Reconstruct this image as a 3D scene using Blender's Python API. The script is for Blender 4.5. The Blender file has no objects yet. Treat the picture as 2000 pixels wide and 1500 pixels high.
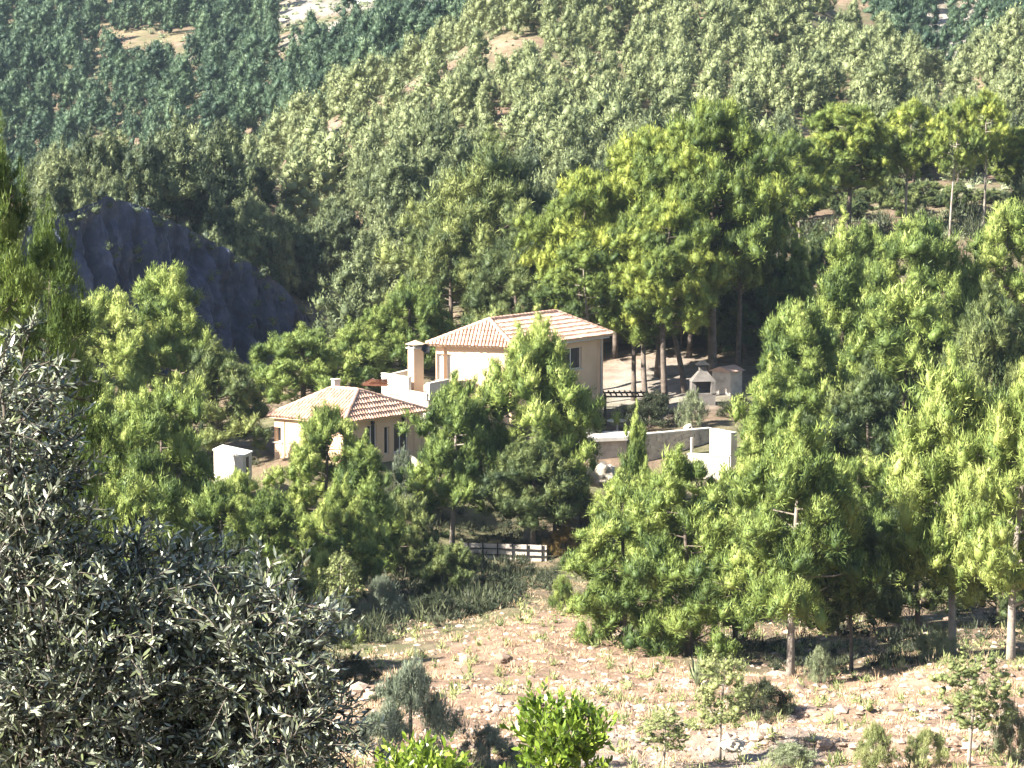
import bpy, math, random
import numpy as np
from mathutils import Vector

S = bpy.context.scene
COL = S.collection
R = math.radians
# ------------------------------------------------------------------ camera, sky, sun, exposure
F = 5790.0            # focal length in photo pixels (2000 px wide)
PITCH = R(6.5)
CZ = 26.0
cd = bpy.data.cameras.new('camera'); cam = bpy.data.objects.new('camera', cd); COL.objects.link(cam)
cd.sensor_width = 36.0; cd.lens = 36.0 * F / 2000.0; cd.clip_start = 0.5; cd.clip_end = 5000
cam.location = (0, 0, CZ); cam.rotation_euler = (R(90) - PITCH, 0, 0)
S.camera = cam

SUN_AZ = math.atan2(-0.88, -0.47)      # direction to the sun, from +Y clockwise
SUN_EL = R(36)
w = bpy.data.worlds.new('World'); S.world = w; w.use_nodes = True
nt = w.node_tree; bg = nt.nodes['Background']
sky = nt.nodes.new('ShaderNodeTexSky'); sky.sky_type = 'NISHITA'; sky.sun_disc = False
sky.sun_elevation = SUN_EL; sky.sun_rotation = SUN_AZ; sky.air_density = 1.0; sky.dust_density = 1.0
nt.links.new(sky.outputs[0], bg.inputs[0]); bg.inputs[1].default_value = 0.05
sd = bpy.data.lights.new('sun', 'SUN'); sd.energy = 5.0; sd.angle = R(0.5); sd.color = (1.0, 0.93, 0.80)
sun = bpy.data.objects.new('sun', sd); COL.objects.link(sun)
tosun = Vector((math.sin(SUN_AZ) * math.cos(SUN_EL), math.cos(SUN_AZ) * math.cos(SUN_EL), math.sin(SUN_EL)))
sun.rotation_euler = tosun.to_track_quat('Z', 'Y').to_euler(); sun.location = (-60, 60, 90)
S.view_settings.view_transform = 'Standard'; S.view_settings.look = 'None'
S.view_settings.exposure = 2.38; S.view_settings.gamma = 1.0
S.render.engine = 'CYCLES'
S.cycles.max_bounces = 6; S.cycles.diffuse_bounces = 3; S.cycles.transparent_max_bounces = 4
S.cycles.volume_bounces = 0

sp, cp = math.sin(PITCH), math.cos(PITCH)
def P(px, py, D):
    b = (750 - py) / F; t = D / (cp + b * sp)
    return Vector(((px - 1000) / F * t, D, CZ + t * (-sp + b * cp)))
def PZ(px, py, z):
    b = (750 - py) / F; t = (z - CZ) / (-sp + b * cp)
    return Vector(((px - 1000) / F * t, t * (cp + b * sp), z))
def proj(x, y, z):
    f = y * cp - (z - CZ) * sp; u = y * sp + (z - CZ) * cp
    return 1000 + F * x / f, 750 - F * u / f
def XA(px, D):
    return (px - 1000) / F * D * 1.0065

rs = np.random.RandomState(11)
rnd = random.Random(5)

# ------------------------------------------------------------------ mesh helpers
class MB:
    """collects vertices and polygons of one mesh"""
    def __init__(s): s.v = []; s.f = []; s.t = []
    def add(s, vs, fs, tint=0.5):
        n = len(s.v); s.v += [tuple(p) for p in vs]; s.f += [tuple(i + n for i in f) for f in fs]; s.t += [tint] * len(vs)
    def prism(s, poly, z0, z1, tint=0.5):
        n = len(poly)
        z0s = z0 if hasattr(z0, '__len__') else [z0] * n; z1s = z1 if hasattr(z1, '__len__') else [z1] * n
        vs = [(p[0], p[1], z0s[i]) for i, p in enumerate(poly)] + [(p[0], p[1], z1s[i]) for i, p in enumerate(poly)]
        ar = sum(poly[i][0] * poly[(i + 1) % n][1] - poly[(i + 1) % n][0] * poly[i][1] for i in range(n))
        fs = [(i, (i + 1) % n, (i + 1) % n + n, i + n) for i in range(n)] + [tuple(range(n, 2 * n)), tuple(reversed(range(n)))]
        if ar < 0: fs = [tuple(reversed(f)) for f in fs]
        s.add(vs, fs, tint)
    def box(s, cx, cy, z0, lx, ly, h, rot=0, tint=0.5):
        c, q = math.cos(rot), math.sin(rot)
        pts = [(cx + c * a - q * b, cy + q * a + c * b) for a, b in ((-lx/2, -ly/2), (lx/2, -ly/2), (lx/2, ly/2), (-lx/2, ly/2))]
        s.prism(pts, z0, z0 + h, tint)
    def tube(s, pts, rad, n=7, tint=0.5, cap=True):
        pts = [Vector(p) for p in pts]; rings = []
        for i, p in enumerate(pts):
            d = (pts[min(i + 1, len(pts) - 1)] - pts[max(i - 1, 0)]).normalized()
            a = d.cross(Vector((0.3, 0.1, 1))) if abs(d.z) < .9 else d.cross(Vector((1, 0.1, 0)))
            a.normalize(); b = d.cross(a)
            rr = rad[i] if hasattr(rad, '__len__') else rad
            rings.append([p + (a * math.cos(6.2832 * k / n) + b * math.sin(6.2832 * k / n)) * rr for k in range(n)])
        vs = [v for r_ in rings for v in r_]; fs = []
        for i in range(len(pts) - 1):
            for k in range(n):
                fs.append((i * n + k, i * n + (k + 1) % n, (i + 1) * n + (k + 1) % n, (i + 1) * n + k))
        if cap: fs += [tuple(reversed(range(n))), tuple(range(len(vs) - n, len(vs)))]
        s.add(vs, fs, tint)
    def mesh(s, name, mat, smooth=False):
        me = bpy.data.meshes.new(name); me.from_pydata(s.v, [], s.f); me.update()
        a = me.attributes.new('tint', 'FLOAT', 'POINT'); a.data.foreach_set('value', np.array(s.t, dtype=np.float32))
        me.materials.append(mat)
        (me.shade_smooth if smooth else me.shade_flat)()
        return me
    def build(s, name, mat, parent=None, smooth=False):
        o = bpy.data.objects.new(name, s.mesh(name, mat, smooth)); COL.objects.link(o)
        if parent is not None: o.parent = parent; o.matrix_parent_inverse = parent.matrix_basis.inverted()
        return o

def tri_mesh(name, V, T, tint, mat, smooth=False):
    me = bpy.data.meshes.new(name); V = np.asarray(V, np.float32); T = np.asarray(T, np.int32)
    me.vertices.add(len(V)); me.vertices.foreach_set('co', V.ravel())
    me.loops.add(T.size); me.loops.foreach_set('vertex_index', T.ravel())
    me.polygons.add(len(T)); me.polygons.foreach_set('loop_start', np.arange(0, T.size, 3, dtype=np.int32))
    me.update(calc_edges=True)
    a = me.attributes.new('tint', 'FLOAT', 'POINT'); a.data.foreach_set('value', np.asarray(tint, np.float32))
    me.materials.append(mat)
    (me.shade_smooth if smooth else me.shade_flat)()
    return me

def tag(o, label=None, cat=None, group=None, kind=None):
    if label: o['label'] = label
    if cat: o['category'] = cat
    if group: o['group'] = group
    if kind: o['kind'] = kind
    return o
def thing(name, label, cat, loc=(0, 0, 0), group=None):
    o = bpy.data.objects.new(name, None); COL.objects.link(o); o.location = loc; o.empty_display_size = 0.3
    return tag(o, label, cat, group)
def link(name, me, parent=None):
    o = bpy.data.objects.new(name, me); COL.objects.link(o)
    if parent is not None: o.parent = parent
    return o

# ------------------------------------------------------------------ materials
def mat_new(name):
    m = bpy.data.materials.new(name); m.use_nodes = True
    n = m.node_tree.nodes; l = m.node_tree.links; b = n['Principled BSDF']
    return m, n, l, b
def ramp(n, stops):
    r_ = n.new('ShaderNodeValToRGB'); e = r_.color_ramp.elements
    while len(e) > 1: e.remove(e[-1])
    e[0].position = stops[0][0]; e[0].color = (*stops[0][1], 1)
    for p, c in stops[1:]:
        x = e.new(p); x.color = (*c, 1)
    return r_
def M(n, l, op, a, b):
    m = n.new('ShaderNodeMath'); m.operation = op
    for i, x in enumerate((a, b)):
        if hasattr(x, 'links'): l.new(x, m.inputs[i])
        else: m.inputs[i].default_value = x
    return m.outputs[0]
def noise(n, l, scale, detail=4, coord=None, rough=0.6):
    t = n.new('ShaderNodeTexNoise'); t.inputs['Scale'].default_value = scale; t.inputs['Detail'].default_value = detail
    t.inputs['Roughness'].default_value = rough
    if coord is None:
        g = n.new('ShaderNodeNewGeometry'); coord = g.outputs['Position']
    l.new(coord, t.inputs['Vector']); return t.outputs[0]

def foliage(name, stops, trans=0.16, rough=0.55, orand=0.35, spec=0.25):
    """stops: dark -> light leaf colours, chosen by the clump's own tint and the tree's own random number"""
    m, n, l, b = mat_new(name)
    at = n.new('ShaderNodeAttribute'); at.attribute_name = 'tint'
    oi = n.new('ShaderNodeObjectInfo')
    nz = noise(n, l, 1.3, 2)
    v = M(n, l, 'ADD', at.outputs['Fac'], M(n, l, 'MULTIPLY', M(n, l, 'SUBTRACT', oi.outputs['Random'], .5), orand))
    v = M(n, l, 'ADD', v, M(n, l, 'MULTIPLY', M(n, l, 'SUBTRACT', nz, .5), .5))
    r_ = ramp(n, stops); l.new(v, r_.inputs[0])
    l.new(r_.outputs[0], b.inputs['Base Color']); b.inputs['Roughness'].default_value = rough
    b.inputs['Specular IOR Level'].default_value = spec
    tr = n.new('ShaderNodeBsdfTranslucent'); l.new(r_.outputs[0], tr.inputs[0])
    mx = n.new('ShaderNodeMixShader'); mx.inputs[0].default_value = trans
    l.new(b.outputs[0], mx.inputs[1]); l.new(tr.outputs[0], mx.inputs[2])
    l.new(mx.outputs[0], n['Material Output'].inputs[0])
    return m
def surf(name, c1, c2, scale=2.0, rough=0.85, bump=0.0, bscale=12.0, spec=0.25, tintamt=0.0, c3=None):
    m, n, l, b = mat_new(name)
    f = noise(n, l, scale, 5)
    if tintamt:
        at = n.new('ShaderNodeAttribute'); at.attribute_name = 'tint'
        f = M(n, l, 'ADD', f, M(n, l, 'MULTIPLY', M(n, l, 'SUBTRACT', at.outputs['Fac'], .5), tintamt))
    st = [(0.3, c1), (0.7, c2)] if c3 is None else [(0.2, c1), (0.5, c2), (0.8, c3)]
    r_ = ramp(n, st); l.new(f, r_.inputs[0])
    l.new(r_.outputs[0], b.inputs['Base Color']); b.inputs['Roughness'].default_value = rough
    b.inputs['Specular IOR Level'].default_value = spec
    if bump:
        bp = n.new('ShaderNodeBump'); bp.inputs['Strength'].default_value = bump; bp.inputs['Distance'].default_value = 0.05
        l.new(noise(n, l, bscale, 6), bp.inputs['Height']); l.new(bp.outputs[0], b.inputs['Normal'])
    return m

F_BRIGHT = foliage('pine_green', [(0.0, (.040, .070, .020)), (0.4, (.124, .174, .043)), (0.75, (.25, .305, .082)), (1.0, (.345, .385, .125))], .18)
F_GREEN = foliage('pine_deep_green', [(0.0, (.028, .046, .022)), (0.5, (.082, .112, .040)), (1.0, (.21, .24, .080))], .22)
F_HILL = foliage('pine_hill_green', [(0.0, (.040, .058, .034)), (0.45, (.098, .124, .057)), (1.0, (.205, .235, .112))], .18, orand=.7)
F_FAR = foliage('pine_blue_green', [(0.0, (.022, .045, .028)), (0.5, (.056, .094, .050)), (1.0, (.13, .18, .095))], .15)
F_UMB = foliage('umbrella_pine_green', [(0.0, (.035, .060, .018)), (0.45, (.122, .168, .038)), (1.0, (.30, .335, .065))], .22)
F_PALE = foliage('pale_scrub_green', [(0.0, (.09, .11, .06)), (0.5, (.18, .21, .12)), (1.0, (.30, .33, .20))], .15)
F_SAP = foliage('sapling_green', [(0.0, (.10, .13, .05)), (0.5, (.20, .23, .09)), (1.0, (.32, .34, .15))], .25)
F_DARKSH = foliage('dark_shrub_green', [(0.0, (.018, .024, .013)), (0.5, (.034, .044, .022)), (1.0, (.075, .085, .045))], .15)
F_RUST = foliage('rusty_leaf', [(0.0, (.08, .05, .02)), (0.5, (.16, .12, .04)), (1.0, (.32, .20, .07))], .2)
F_LEMON = foliage('citrus_leaf', [(0.0, (.06, .11, .015)), (0.5, (.16, .24, .03)), (1.0, (.30, .38, .06))], .35, .35, spec=.5)
F_GREY = foliage('grey_leaf', [(0.0, (.07, .09, .06)), (0.5, (.14, .17, .12)), (1.0, (.24, .27, .20))], .15)
F_LEFT = foliage('near_pine_needles', [(0.0, (.030, .055, .012)), (0.5, (.075, .115, .022)), (1.0, (.16, .20, .045))], .25)
BARK = surf('bark', (.06, .048, .04), (.15, .12, .10), 3, bump=.5)
BARK_P = surf('pale_bark', (.15, .125, .105), (.32, .28, .245), 3, bump=.4)
PLASTER = surf('cream_plaster', (.53, .375, .25), (.62, .45, .31), .7, bump=.15, bscale=30)
WHITEW = surf('white_plaster', (.34, .30, .25), (.50, .46, .40), 1.1, bump=.3, bscale=14, c3=(.60, .555, .49))
TILE = surf('clay_tile', (.36, .215, .16), (.46, .295, .225), 1.8, tintamt=.4, c3=(.56, .40, .32), bump=.2)
TILEBED = surf('tile_mortar', (.40, .25, .19), (.50, .34, .26), 2)
GLASS = surf('dark_window_glass', (.012, .014, .018), (.03, .032, .038), 2, rough=.35, spec=.15)
GREYGL = surf('pale_blind', (.30, .30, .31), (.42, .42, .42), 3, rough=.4)
FRAME = surf('white_frame', (.66, .64, .60), (.74, .72, .68), 2, rough=.5)
WOODD = surf('dark_wood', (.035, .026, .02), (.07, .05, .036), 5)
IRON = surf('black_iron', (.012, .012, .013), (.025, .025, .027), 5, rough=.45)
STONEW = surf('grey_stone_wall', (.24, .21, .185), (.42, .375, .33), 2.2, c3=(.52, .47, .42), bump=.8, bscale=5)
GREYST = surf('shade_grey_masonry', (.09, .085, .08), (.17, .155, .145), 2.2, bump=.6)  # barbecue stone, its colour darkened to stand for tree shade
CONCR = surf('concrete', (.40, .375, .34), (.52, .49, .45), 1.5, bump=.3)
SLAB = surf('white_slab', (.42, .40, .375), (.54, .52, .49), 1.2, bump=.2)
ROCKP = surf('pale_rock', (.26, .22, .18), (.42, .37, .31), 1.6, c3=(.55, .50, .44), bump=.8, bscale=4)
ROCKC = surf('shade_blue_cliff_rock', (.014, .018, .036), (.045, .055, .098), .5, c3=(.11, .125, .175), bump=1.0, bscale=1.6)  # dark blue of shade and sky light put into the rock colour
STONE = surf('loose_stone', (.18, .13, .10), (.30, .225, .18), 2.5, tintamt=.8, c3=(.40, .325, .27), bump=.5)
DRY = surf('dry_grass', (.25, .165, .10), (.37, .26, .165), 1.5, tintamt=.9, c3=(.47, .37, .25))
POLY = surf('greenhouse_film', (.70, .71, .73), (.80, .81, .83), .3, rough=.4)
TARP = surf('white_cloth', (.74, .72, .68), (.82, .80, .77), 2)

def ground_material():
    m, n, l, b = mat_new('hillside_ground')
    def at(nm):
        a = n.new('ShaderNodeAttribute'); a.attribute_name = nm; return a.outputs['Fac']
    def mix(f, a, c):
        x = n.new('ShaderNodeMixRGB'); l.new(f, x.inputs[0]); l.new(a, x.inputs[1]); l.new(c, x.inputs[2]); return x.outputs[0]
    big = noise(n, l, .12, 6); mid = noise(n, l, .9, 8, rough=.7); fine = noise(n, l, 7, 6, rough=.7)
    litter_shade = ramp(n, [(.3, (.085, .062, .045)), (.7, (.20, .15, .11))]); l.new(mid, litter_shade.inputs[0])  # brown needles, also used where ground shade is put into the colour
    dry = ramp(n, [(.25, (.075, .051, .036)), (.42, (.17, .117, .083)), (.56, (.265, .185, .137)), (.75, (.37, .28, .222))])
    l.new(M(n, l, 'ADD', M(n, l, 'MULTIPLY', mid, .55), M(n, l, 'MULTIPLY', fine, .45)), dry.inputs[0])
    scrub = ramp(n, [(.35, (.075, .08, .04)), (.6, (.15, .14, .085))]); l.new(mid, scrub.inputs[0])
    pale = ramp(n, [(.3, (.19, .17, .15)), (.7, (.34, .32, .305))]); l.new(mid, pale.inputs[0])
    c = mix(ramp_f(n, l, big, .42, .6), litter_shade.outputs[0], scrub.outputs[0])
    c = mix(at('dry'), c, dry.outputs[0]); c = mix(at('pale'), c, pale.outputs[0])
    l.new(c, b.inputs['Base Color']); b.inputs['Roughness'].default_value = .95; b.inputs['Specular IOR Level'].default_value = .1
    bp = n.new('ShaderNodeBump'); bp.inputs['Strength'].default_value = .8; bp.inputs['Distance'].default_value = .12
    l.new(M(n, l, 'ADD', fine, mid), bp.inputs['Height']); l.new(bp.outputs[0], b.inputs['Normal'])
    return m
def ramp_f(n, l, src, a, c):
    mr = n.new('ShaderNodeMapRange'); mr.inputs[1].default_value = a; mr.inputs[2].default_value = c
    l.new(src, mr.inputs[0]); return mr.outputs[0]
GROUND = ground_material()

# ------------------------------------------------------------------ terrain: profiles of the hillsides (distance, sight line)
NEAR = [(-40, 30), (0, 24.3), (5, 23.2), (8, 22.4), (12, 20.8), (30, 14.6), (60, 7.6), (85, 3.4)]
COLS = {
 -2500: [(100,1500),(125,1380),(150,1270),(172,1150),(190,1020),(210,900),(235,760),(245,640),(268,560),(290,520),(320,500),(400,470),(430,390),(470,280),(520,160),(570,60),(620,-40)],
    0: [(100,1500),(125,1380),(150,1250),(172,1130),(190,985),(205,900),(225,800),(238,745),(243,440),(266,400),(285,410),(320,500),(400,450),(430,395),(470,280),(520,160),(570,60),(620,-40)],
  200: [(100,1500),(125,1380),(150,1250),(172,1130),(188,960),(205,880),(225,790),(243,735),(249,400),(266,385),(285,395),(320,490),(400,440),(430,390),(470,270),(520,150),(570,50),(620,-50)],
  350: [(100,1500),(125,1360),(150,1240),(172,1125),(186,950),(200,865),(225,775),(251,720),(257,440),(275,405),(290,400),(320,470),(400,430),(430,370),(470,250),(520,130),(570,30),(610,-50)],
  480: [(100,1500),(125,1350),(150,1235),(172,1120),(184,950),(190,905),(200,850),(225,765),(259,705),(265,500),(285,410),(303,345),(330,410),(400,390),(430,330),(470,225),(520,110),(570,20),(610,-60)],
  600: [(100,1500),(125,1345),(150,1230),(170,1120),(181,960),(187,893),(200,838),(215,770),(240,705),(265,670),(272,610),(285,505),(300,415),(320,325),(338,262),(370,320),(420,270),(440,220),(480,140),(520,70),(560,15),(600,-60)],
  700: [(100,1490),(125,1320),(150,1215),(172,1120),(182,960),(187,893),(200,838),(215,765),(225,715),(240,660),(255,600),(268,540),(285,440),(305,330),(328,250),(344,205),(380,250),(430,180),(450,140),(500,60),(530,30),(570,0),(600,-60)],
  850: [(100,1490),(125,1315),(150,1205),(172,1120),(184,1010),(190,900),(200,845),(215,770),(232,680),(250,580),(270,480),(290,370),(310,270),(330,195),(350,140),(360,128),(400,190),(440,120),(480,50),(540,25),(570,0),(620,-80)],
 1000: [(100,1490),(125,1310),(150,1195),(172,1115),(184,1040),(190,960),(194,900),(200,850),(206,826),(225,715),(240,610),(255,540),(275,440),(300,315),(330,180),(360,50),(380,-10),(392,-30),(430,40),(480,0),(540,-40),(620,-150)],
 1180: [(100,1490),(125,1310),(150,1200),(170,1130),(184,1040),(192,930),(195,880),(200,852),(205,835),(215,775),(230,680),(245,590),(260,510),(285,390),(315,255),(345,120),(372,10),(395,-60),(430,0),(480,-30),(620,-200)],
 1400: [(100,1490),(127,1310),(140,1265),(160,1180),(182,1040),(192,930),(195,900),(197.5,848),(212,770),(222,715),(240,610),(255,530),(280,410),(312,270),(345,140),(375,20),(398,-60),(430,0),(480,-30),(620,-200)],
 1600: [(100,1490),(125,1328),(134,1300),(160,1190),(180,1010),(200,860),(220,730),(240,590),(250,480),(270,420),(310,285),(340,180),(370,80),(392,5),(402,-10),(430,60),(480,40),(560,-60),(620,-200)],
 1850: [(100,1490),(125,1305),(134,1275),(155,1190),(180,990),(200,830),(225,640),(245,470),(262,425),(290,335),(320,250),(350,185),(362,165),(400,230),(440,190),(470,110),(520,20),(560,-80),(620,-160)],
 2100: [(100,1490),(125,1300),(134,1270),(155,1180),(180,980),(200,820),(225,620),(245,460),(262,410),(290,320),(320,220),(350,120),(380,40),(400,-10),(430,40),(480,0),(560,-80),(620,-160)],
 4500: [(100,1490),(125,1300),(134,1270),(155,1180),(180,980),(200,820),(225,620),(245,460),(262,410),(290,320),(320,220),(350,120),(380,40),(400,-10),(430,40),(480,0),(560,-80),(620,-160)],
}
DG = np.arange(-40, 1601, 1.0)
PG = np.arange(-2500, 4501, 10.0)
def gauss(a, s, axis):
    k = np.arange(-int(3 * s), int(3 * s) + 1); g = np.exp(-k**2 / (2 * s * s)); g /= g.sum()
    pad = [(0, 0), (0, 0)]; pad[axis] = (len(k) // 2, len(k) // 2)
    return np.apply_along_axis(lambda v: np.convolve(v, g, 'valid'), axis, np.pad(a, pad, mode='edge'))
keys = sorted(COLS); rows = []
for k in keys:
    ds = [d for d, z in NEAR]; zs = [z for d, z in NEAR]
    for d, py in COLS[k]: ds.append(d); zs.append(P(1000, py, d).z)
    zl = zs[-1]; ds += [700, 900, 1600]; zs += [zl + 4, zl + 6, zl + 30]
    rows.append(np.interp(DG, ds, zs))
rows = np.array(rows)
ZT = np.array([np.interp(PG, keys, rows[:, j]) for j in range(len(DG))]).T
ZT = gauss(ZT, 1.3, 1); ZT = gauss(ZT, 3.0, 0)
_lat = rs.rand(256, 256)
def vn(x, y):
    xi = np.floor(x).astype(int); yi = np.floor(y).astype(int); fx = x - xi; fy = y - yi
    fx = fx * fx * (3 - 2 * fx); fy = fy * fy * (3 - 2 * fy)
    g = lambda a, b: _lat[a % 256, b % 256]
    return (g(xi, yi) * (1 - fx) + g(xi + 1, yi) * fx) * (1 - fy) + (g(xi, yi + 1) * (1 - fx) + g(xi + 1, yi + 1) * fx) * fy - .5
def H(x, y):
    x = np.asarray(x, float); y = np.asarray(y, float)
    yy = np.maximum(y, 4.0)
    p = np.clip(1000 + F * x / (yy * 1.0065), -2499, 4499); a = (p + 2500) / 10; i = np.clip(a.astype(int), 0, len(PG) - 2); fa = a - i
    b = np.clip(y + 40, 0, 1639.9); j = b.astype(int); fb = b - j
    z = (ZT[i, j] * (1 - fa) + ZT[i + 1, j] * fa) * (1 - fb) + (ZT[i, j + 1] * (1 - fa) + ZT[i + 1, j + 1] * fa) * fb
    # level garden platform under the house
    cx, cy = -4.0, 199.0
    q = np.sqrt(((x - cx) / 15.0)**2 + ((y - cy) / 9.0)**2); wq = np.clip((1.25 - q) / .3, 0, 1)
    amp = np.clip((y - 60) / 60, .15, 1) * (1 - wq)
    z = z + amp * (1.6 * vn(x / 17, y / 17) * np.clip((y - 215) / 40, .0, 1) + .55 * vn(x / 5 + 9, y / 5) + .22 * vn(x / 1.7, y / 1.7 + 5) + .10 * vn(x / .6, y / .6))
    for rr in (103.0, 112.5, 120.5):      # low old terrace ledges of the clearing
        e = y - rr - 1.2 * np.sin(p / 160.) - 1.2 * vn(x / 3, y * 0 + rr)
        z = z + .55 * np.clip(vn(x / 6, y * 0 + rr / 3) + .55, .1, 1) * np.clip(e / .35, 0, 1) * np.clip(1 - e / 6.5, 0, 1) * np.clip((p - 600) / 100, 0, 1)
    return z
def h1(x, y): return float(H(x, y))

def build_terrain():
    us = np.concatenate([np.linspace(-.62, -.21, 30), np.arange(-.205, .2051, .0018), np.linspace(.21, .62, 30)])
    ds = np.concatenate([np.linspace(-40, 4, 12), np.arange(6, 94, 2.0), np.arange(94, 160, .42), np.arange(160, 300, .75), np.arange(300, 400, 1.5), np.arange(400, 640, 3), np.linspace(650, 1600, 30)])
    U, D = np.meshgrid(us, ds); X = U * np.maximum(D, 40 * (D < 60) + D * (D >= 60)); Y = D
    Z = H(X, Y); nv, nu = X.shape
    V = np.stack([X, Y, Z], -1).reshape(-1, 3)
    idx = np.arange(nv * nu).reshape(nv, nu)
    a, b, c, d = idx[:-1, :-1].ravel(), idx[:-1, 1:].ravel(), idx[1:, 1:].ravel(), idx[1:, :-1].ravel()
    T = np.concatenate([np.stack([a, b, c], 1), np.stack([a, c, d], 1)])
    me = tri_mesh('ground', V, T, np.zeros(len(V)), GROUND, True)
    px = 1000 + F * X / (np.maximum(Y, 5) * 1.0065)
    n1 = vn(X / 9, Y / 9) + .5 * vn(X / 3, Y / 3)
    dry = np.clip((np.interp(px, [500, 650, 850, 1000, 1120, 1250, 1400, 1700, 2100], [108, 116, 134, 150, 154, 140, 128, 125.5, 124]) + 3 * n1 - Y) / 3, 0, 1) * np.clip((Y - 20) / 30, 0, 1) * np.clip((px - 560) / 200, 0, 1)  # cut back at right, so darker ground there stands in for tree shade
    dry = np.maximum(dry, np.clip(n1 * 1.5 + .15, 0, .75) * (Y > 215) * (Y < 420) * (1 - (px > 1440) * (px < 1980) * (Y < 285)))  # left out over the ledge, its darker ground standing in for shade
    dry = np.maximum(dry, np.clip(n1 * 1.2, 0, .5) * (Y > 420))
    pale = np.clip(1 - np.sqrt(((px - 1290) / 190)**2 + ((Y - 216) / 14)**2), 0, .5) * 1.3
    def patch(px0, d0, wp, wd, v=1.0):
        return np.clip(1.6 - 1.6 * np.sqrt(((px - px0) / wp)**2 + ((Y - d0) / wd)**2) + n1 * .8, 0, 1) * v
    for q in ((300, 525, 120, 7), (460, 540, 100, 5), (700, 520, 200, 14), (620, 556, 190, 20), (850, 550, 200, 26), (470, 303, 36, 8, .9), (560, 318, 50, 6, .55), (1850, 490, 120, 40), (340, 262, 160, 7, .9),
              (1150, 100, 300, 9, .6), (1480, 102, 200, 6, .6), (640, 330, 40, 8, .4), (1990, 262, 40, 12, .4)):
        pale = np.maximum(pale, patch(*q) * .9)
    for nm, arr in (('dry', dry), ('pale', pale)):
        at = me.attributes.new(nm, 'FLOAT', 'POINT'); at.data.foreach_set('value', arr.astype(np.float32).ravel())
    tag(link('ground', me), 'dry sloping hillside ground under the pines and the house', 'ground', kind='structure')
build_terrain()

# ------------------------------------------------------------------ rock cliff in shade (left)
def cliff():
    edge = [(60, 236, 440), (140, 240, 415), (215, 243, 384), (260, 246, 396), (330, 250, 425), (400, 254, 462), (480, 259, 505), (545, 263, 552), (600, 267, 615), (640, 270, 668)]
    nu, nv = 330, 120
    pxs = np.linspace(60, 640, nu); d = np.interp(pxs, [e[0] for e in edge], [e[1] for e in edge]) - 1.6
    pyt = np.interp(pxs, [e[0] for e in edge], [e[2] for e in edge])
    top = np.array([P(a, b, c).z for a, b, c in zip(pxs, pyt, d)])
    x = (pxs - 1000) / F * d * 1.0065
    V = []
    nrm = np.array([.80, -.60])
    rows_ = nv + 8
    for i in range(nu):
        bot = h1(x[i] + 1.5, d[i] - 3) - 2.0; hh = top[i] + .35 * vn(np.array(x[i] / 1.3), np.array(3.3)) - bot
        for j in range(rows_):
            if j < nv:
                t = j / (nv - 1); z = bot + hh * t
                o = 1.6 * (1 - t) + 3.4 * vn(np.array(i / 24.), np.array(z / 5.5)) + 1.9 * vn(np.array(i / 9.), np.array(z / 2.6 + 7)) + .9 * vn(np.array(i / 3.5), np.array(z / 1.1)) + 1.5 * vn(np.array(i / 5.2 + 40), np.array(z / 9.)) + .8 * vn(np.array(i / 2.2 + 80), np.array(z / 5.)) + .4 * vn(np.array(i / 1.2 + 20), np.array(z / .4))
                o = float(o) * (1 - .8 * t**8)
                V.append((x[i] + nrm[0] * o, d[i] + nrm[1] * o, z))
            else:
                k = (j - nv + 1) / 8.; bx = x[i] - nrm[0] * k * 6 ; by = d[i] - nrm[1] * k * 6
                zt = (bot + hh) * (1 - k) + (h1(bx, by) - .4) * k + .3 * float(vn(np.array(bx), np.array(by)))
                V.append((bx, by, zt))
    f = []
    for i in range(nu - 1):
        for j in range(rows_ - 1):
            a = i * rows_ + j; b = a + rows_
            f += [(a, b, b + 1), (a, b + 1, a + 1)]
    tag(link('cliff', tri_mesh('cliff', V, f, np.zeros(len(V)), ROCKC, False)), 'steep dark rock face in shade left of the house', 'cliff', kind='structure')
cliff()

# ------------------------------------------------------------------ plants
_ph = (1 + 5**.5) / 2
ICO = np.array([(-1, _ph, 0), (1, _ph, 0), (-1, -_ph, 0), (1, -_ph, 0), (0, -1, _ph), (0, 1, _ph), (0, -1, -_ph), (0, 1, -_ph), (_ph, 0, -1), (_ph, 0, 1), (-_ph, 0, -1), (-_ph, 0, 1)], float)
ICO /= np.linalg.norm(ICO[0])
ICOF = np.array([(0,11,5),(0,5,1),(0,1,7),(0,7,10),(0,10,11),(1,5,9),(5,11,4),(11,10,2),(10,7,6),(7,1,8),(3,9,4),(3,4,2),(3,2,6),(3,6,8),(3,8,9),(4,9,5),(2,4,11),(6,2,10),(8,6,7),(9,8,1)])

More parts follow.
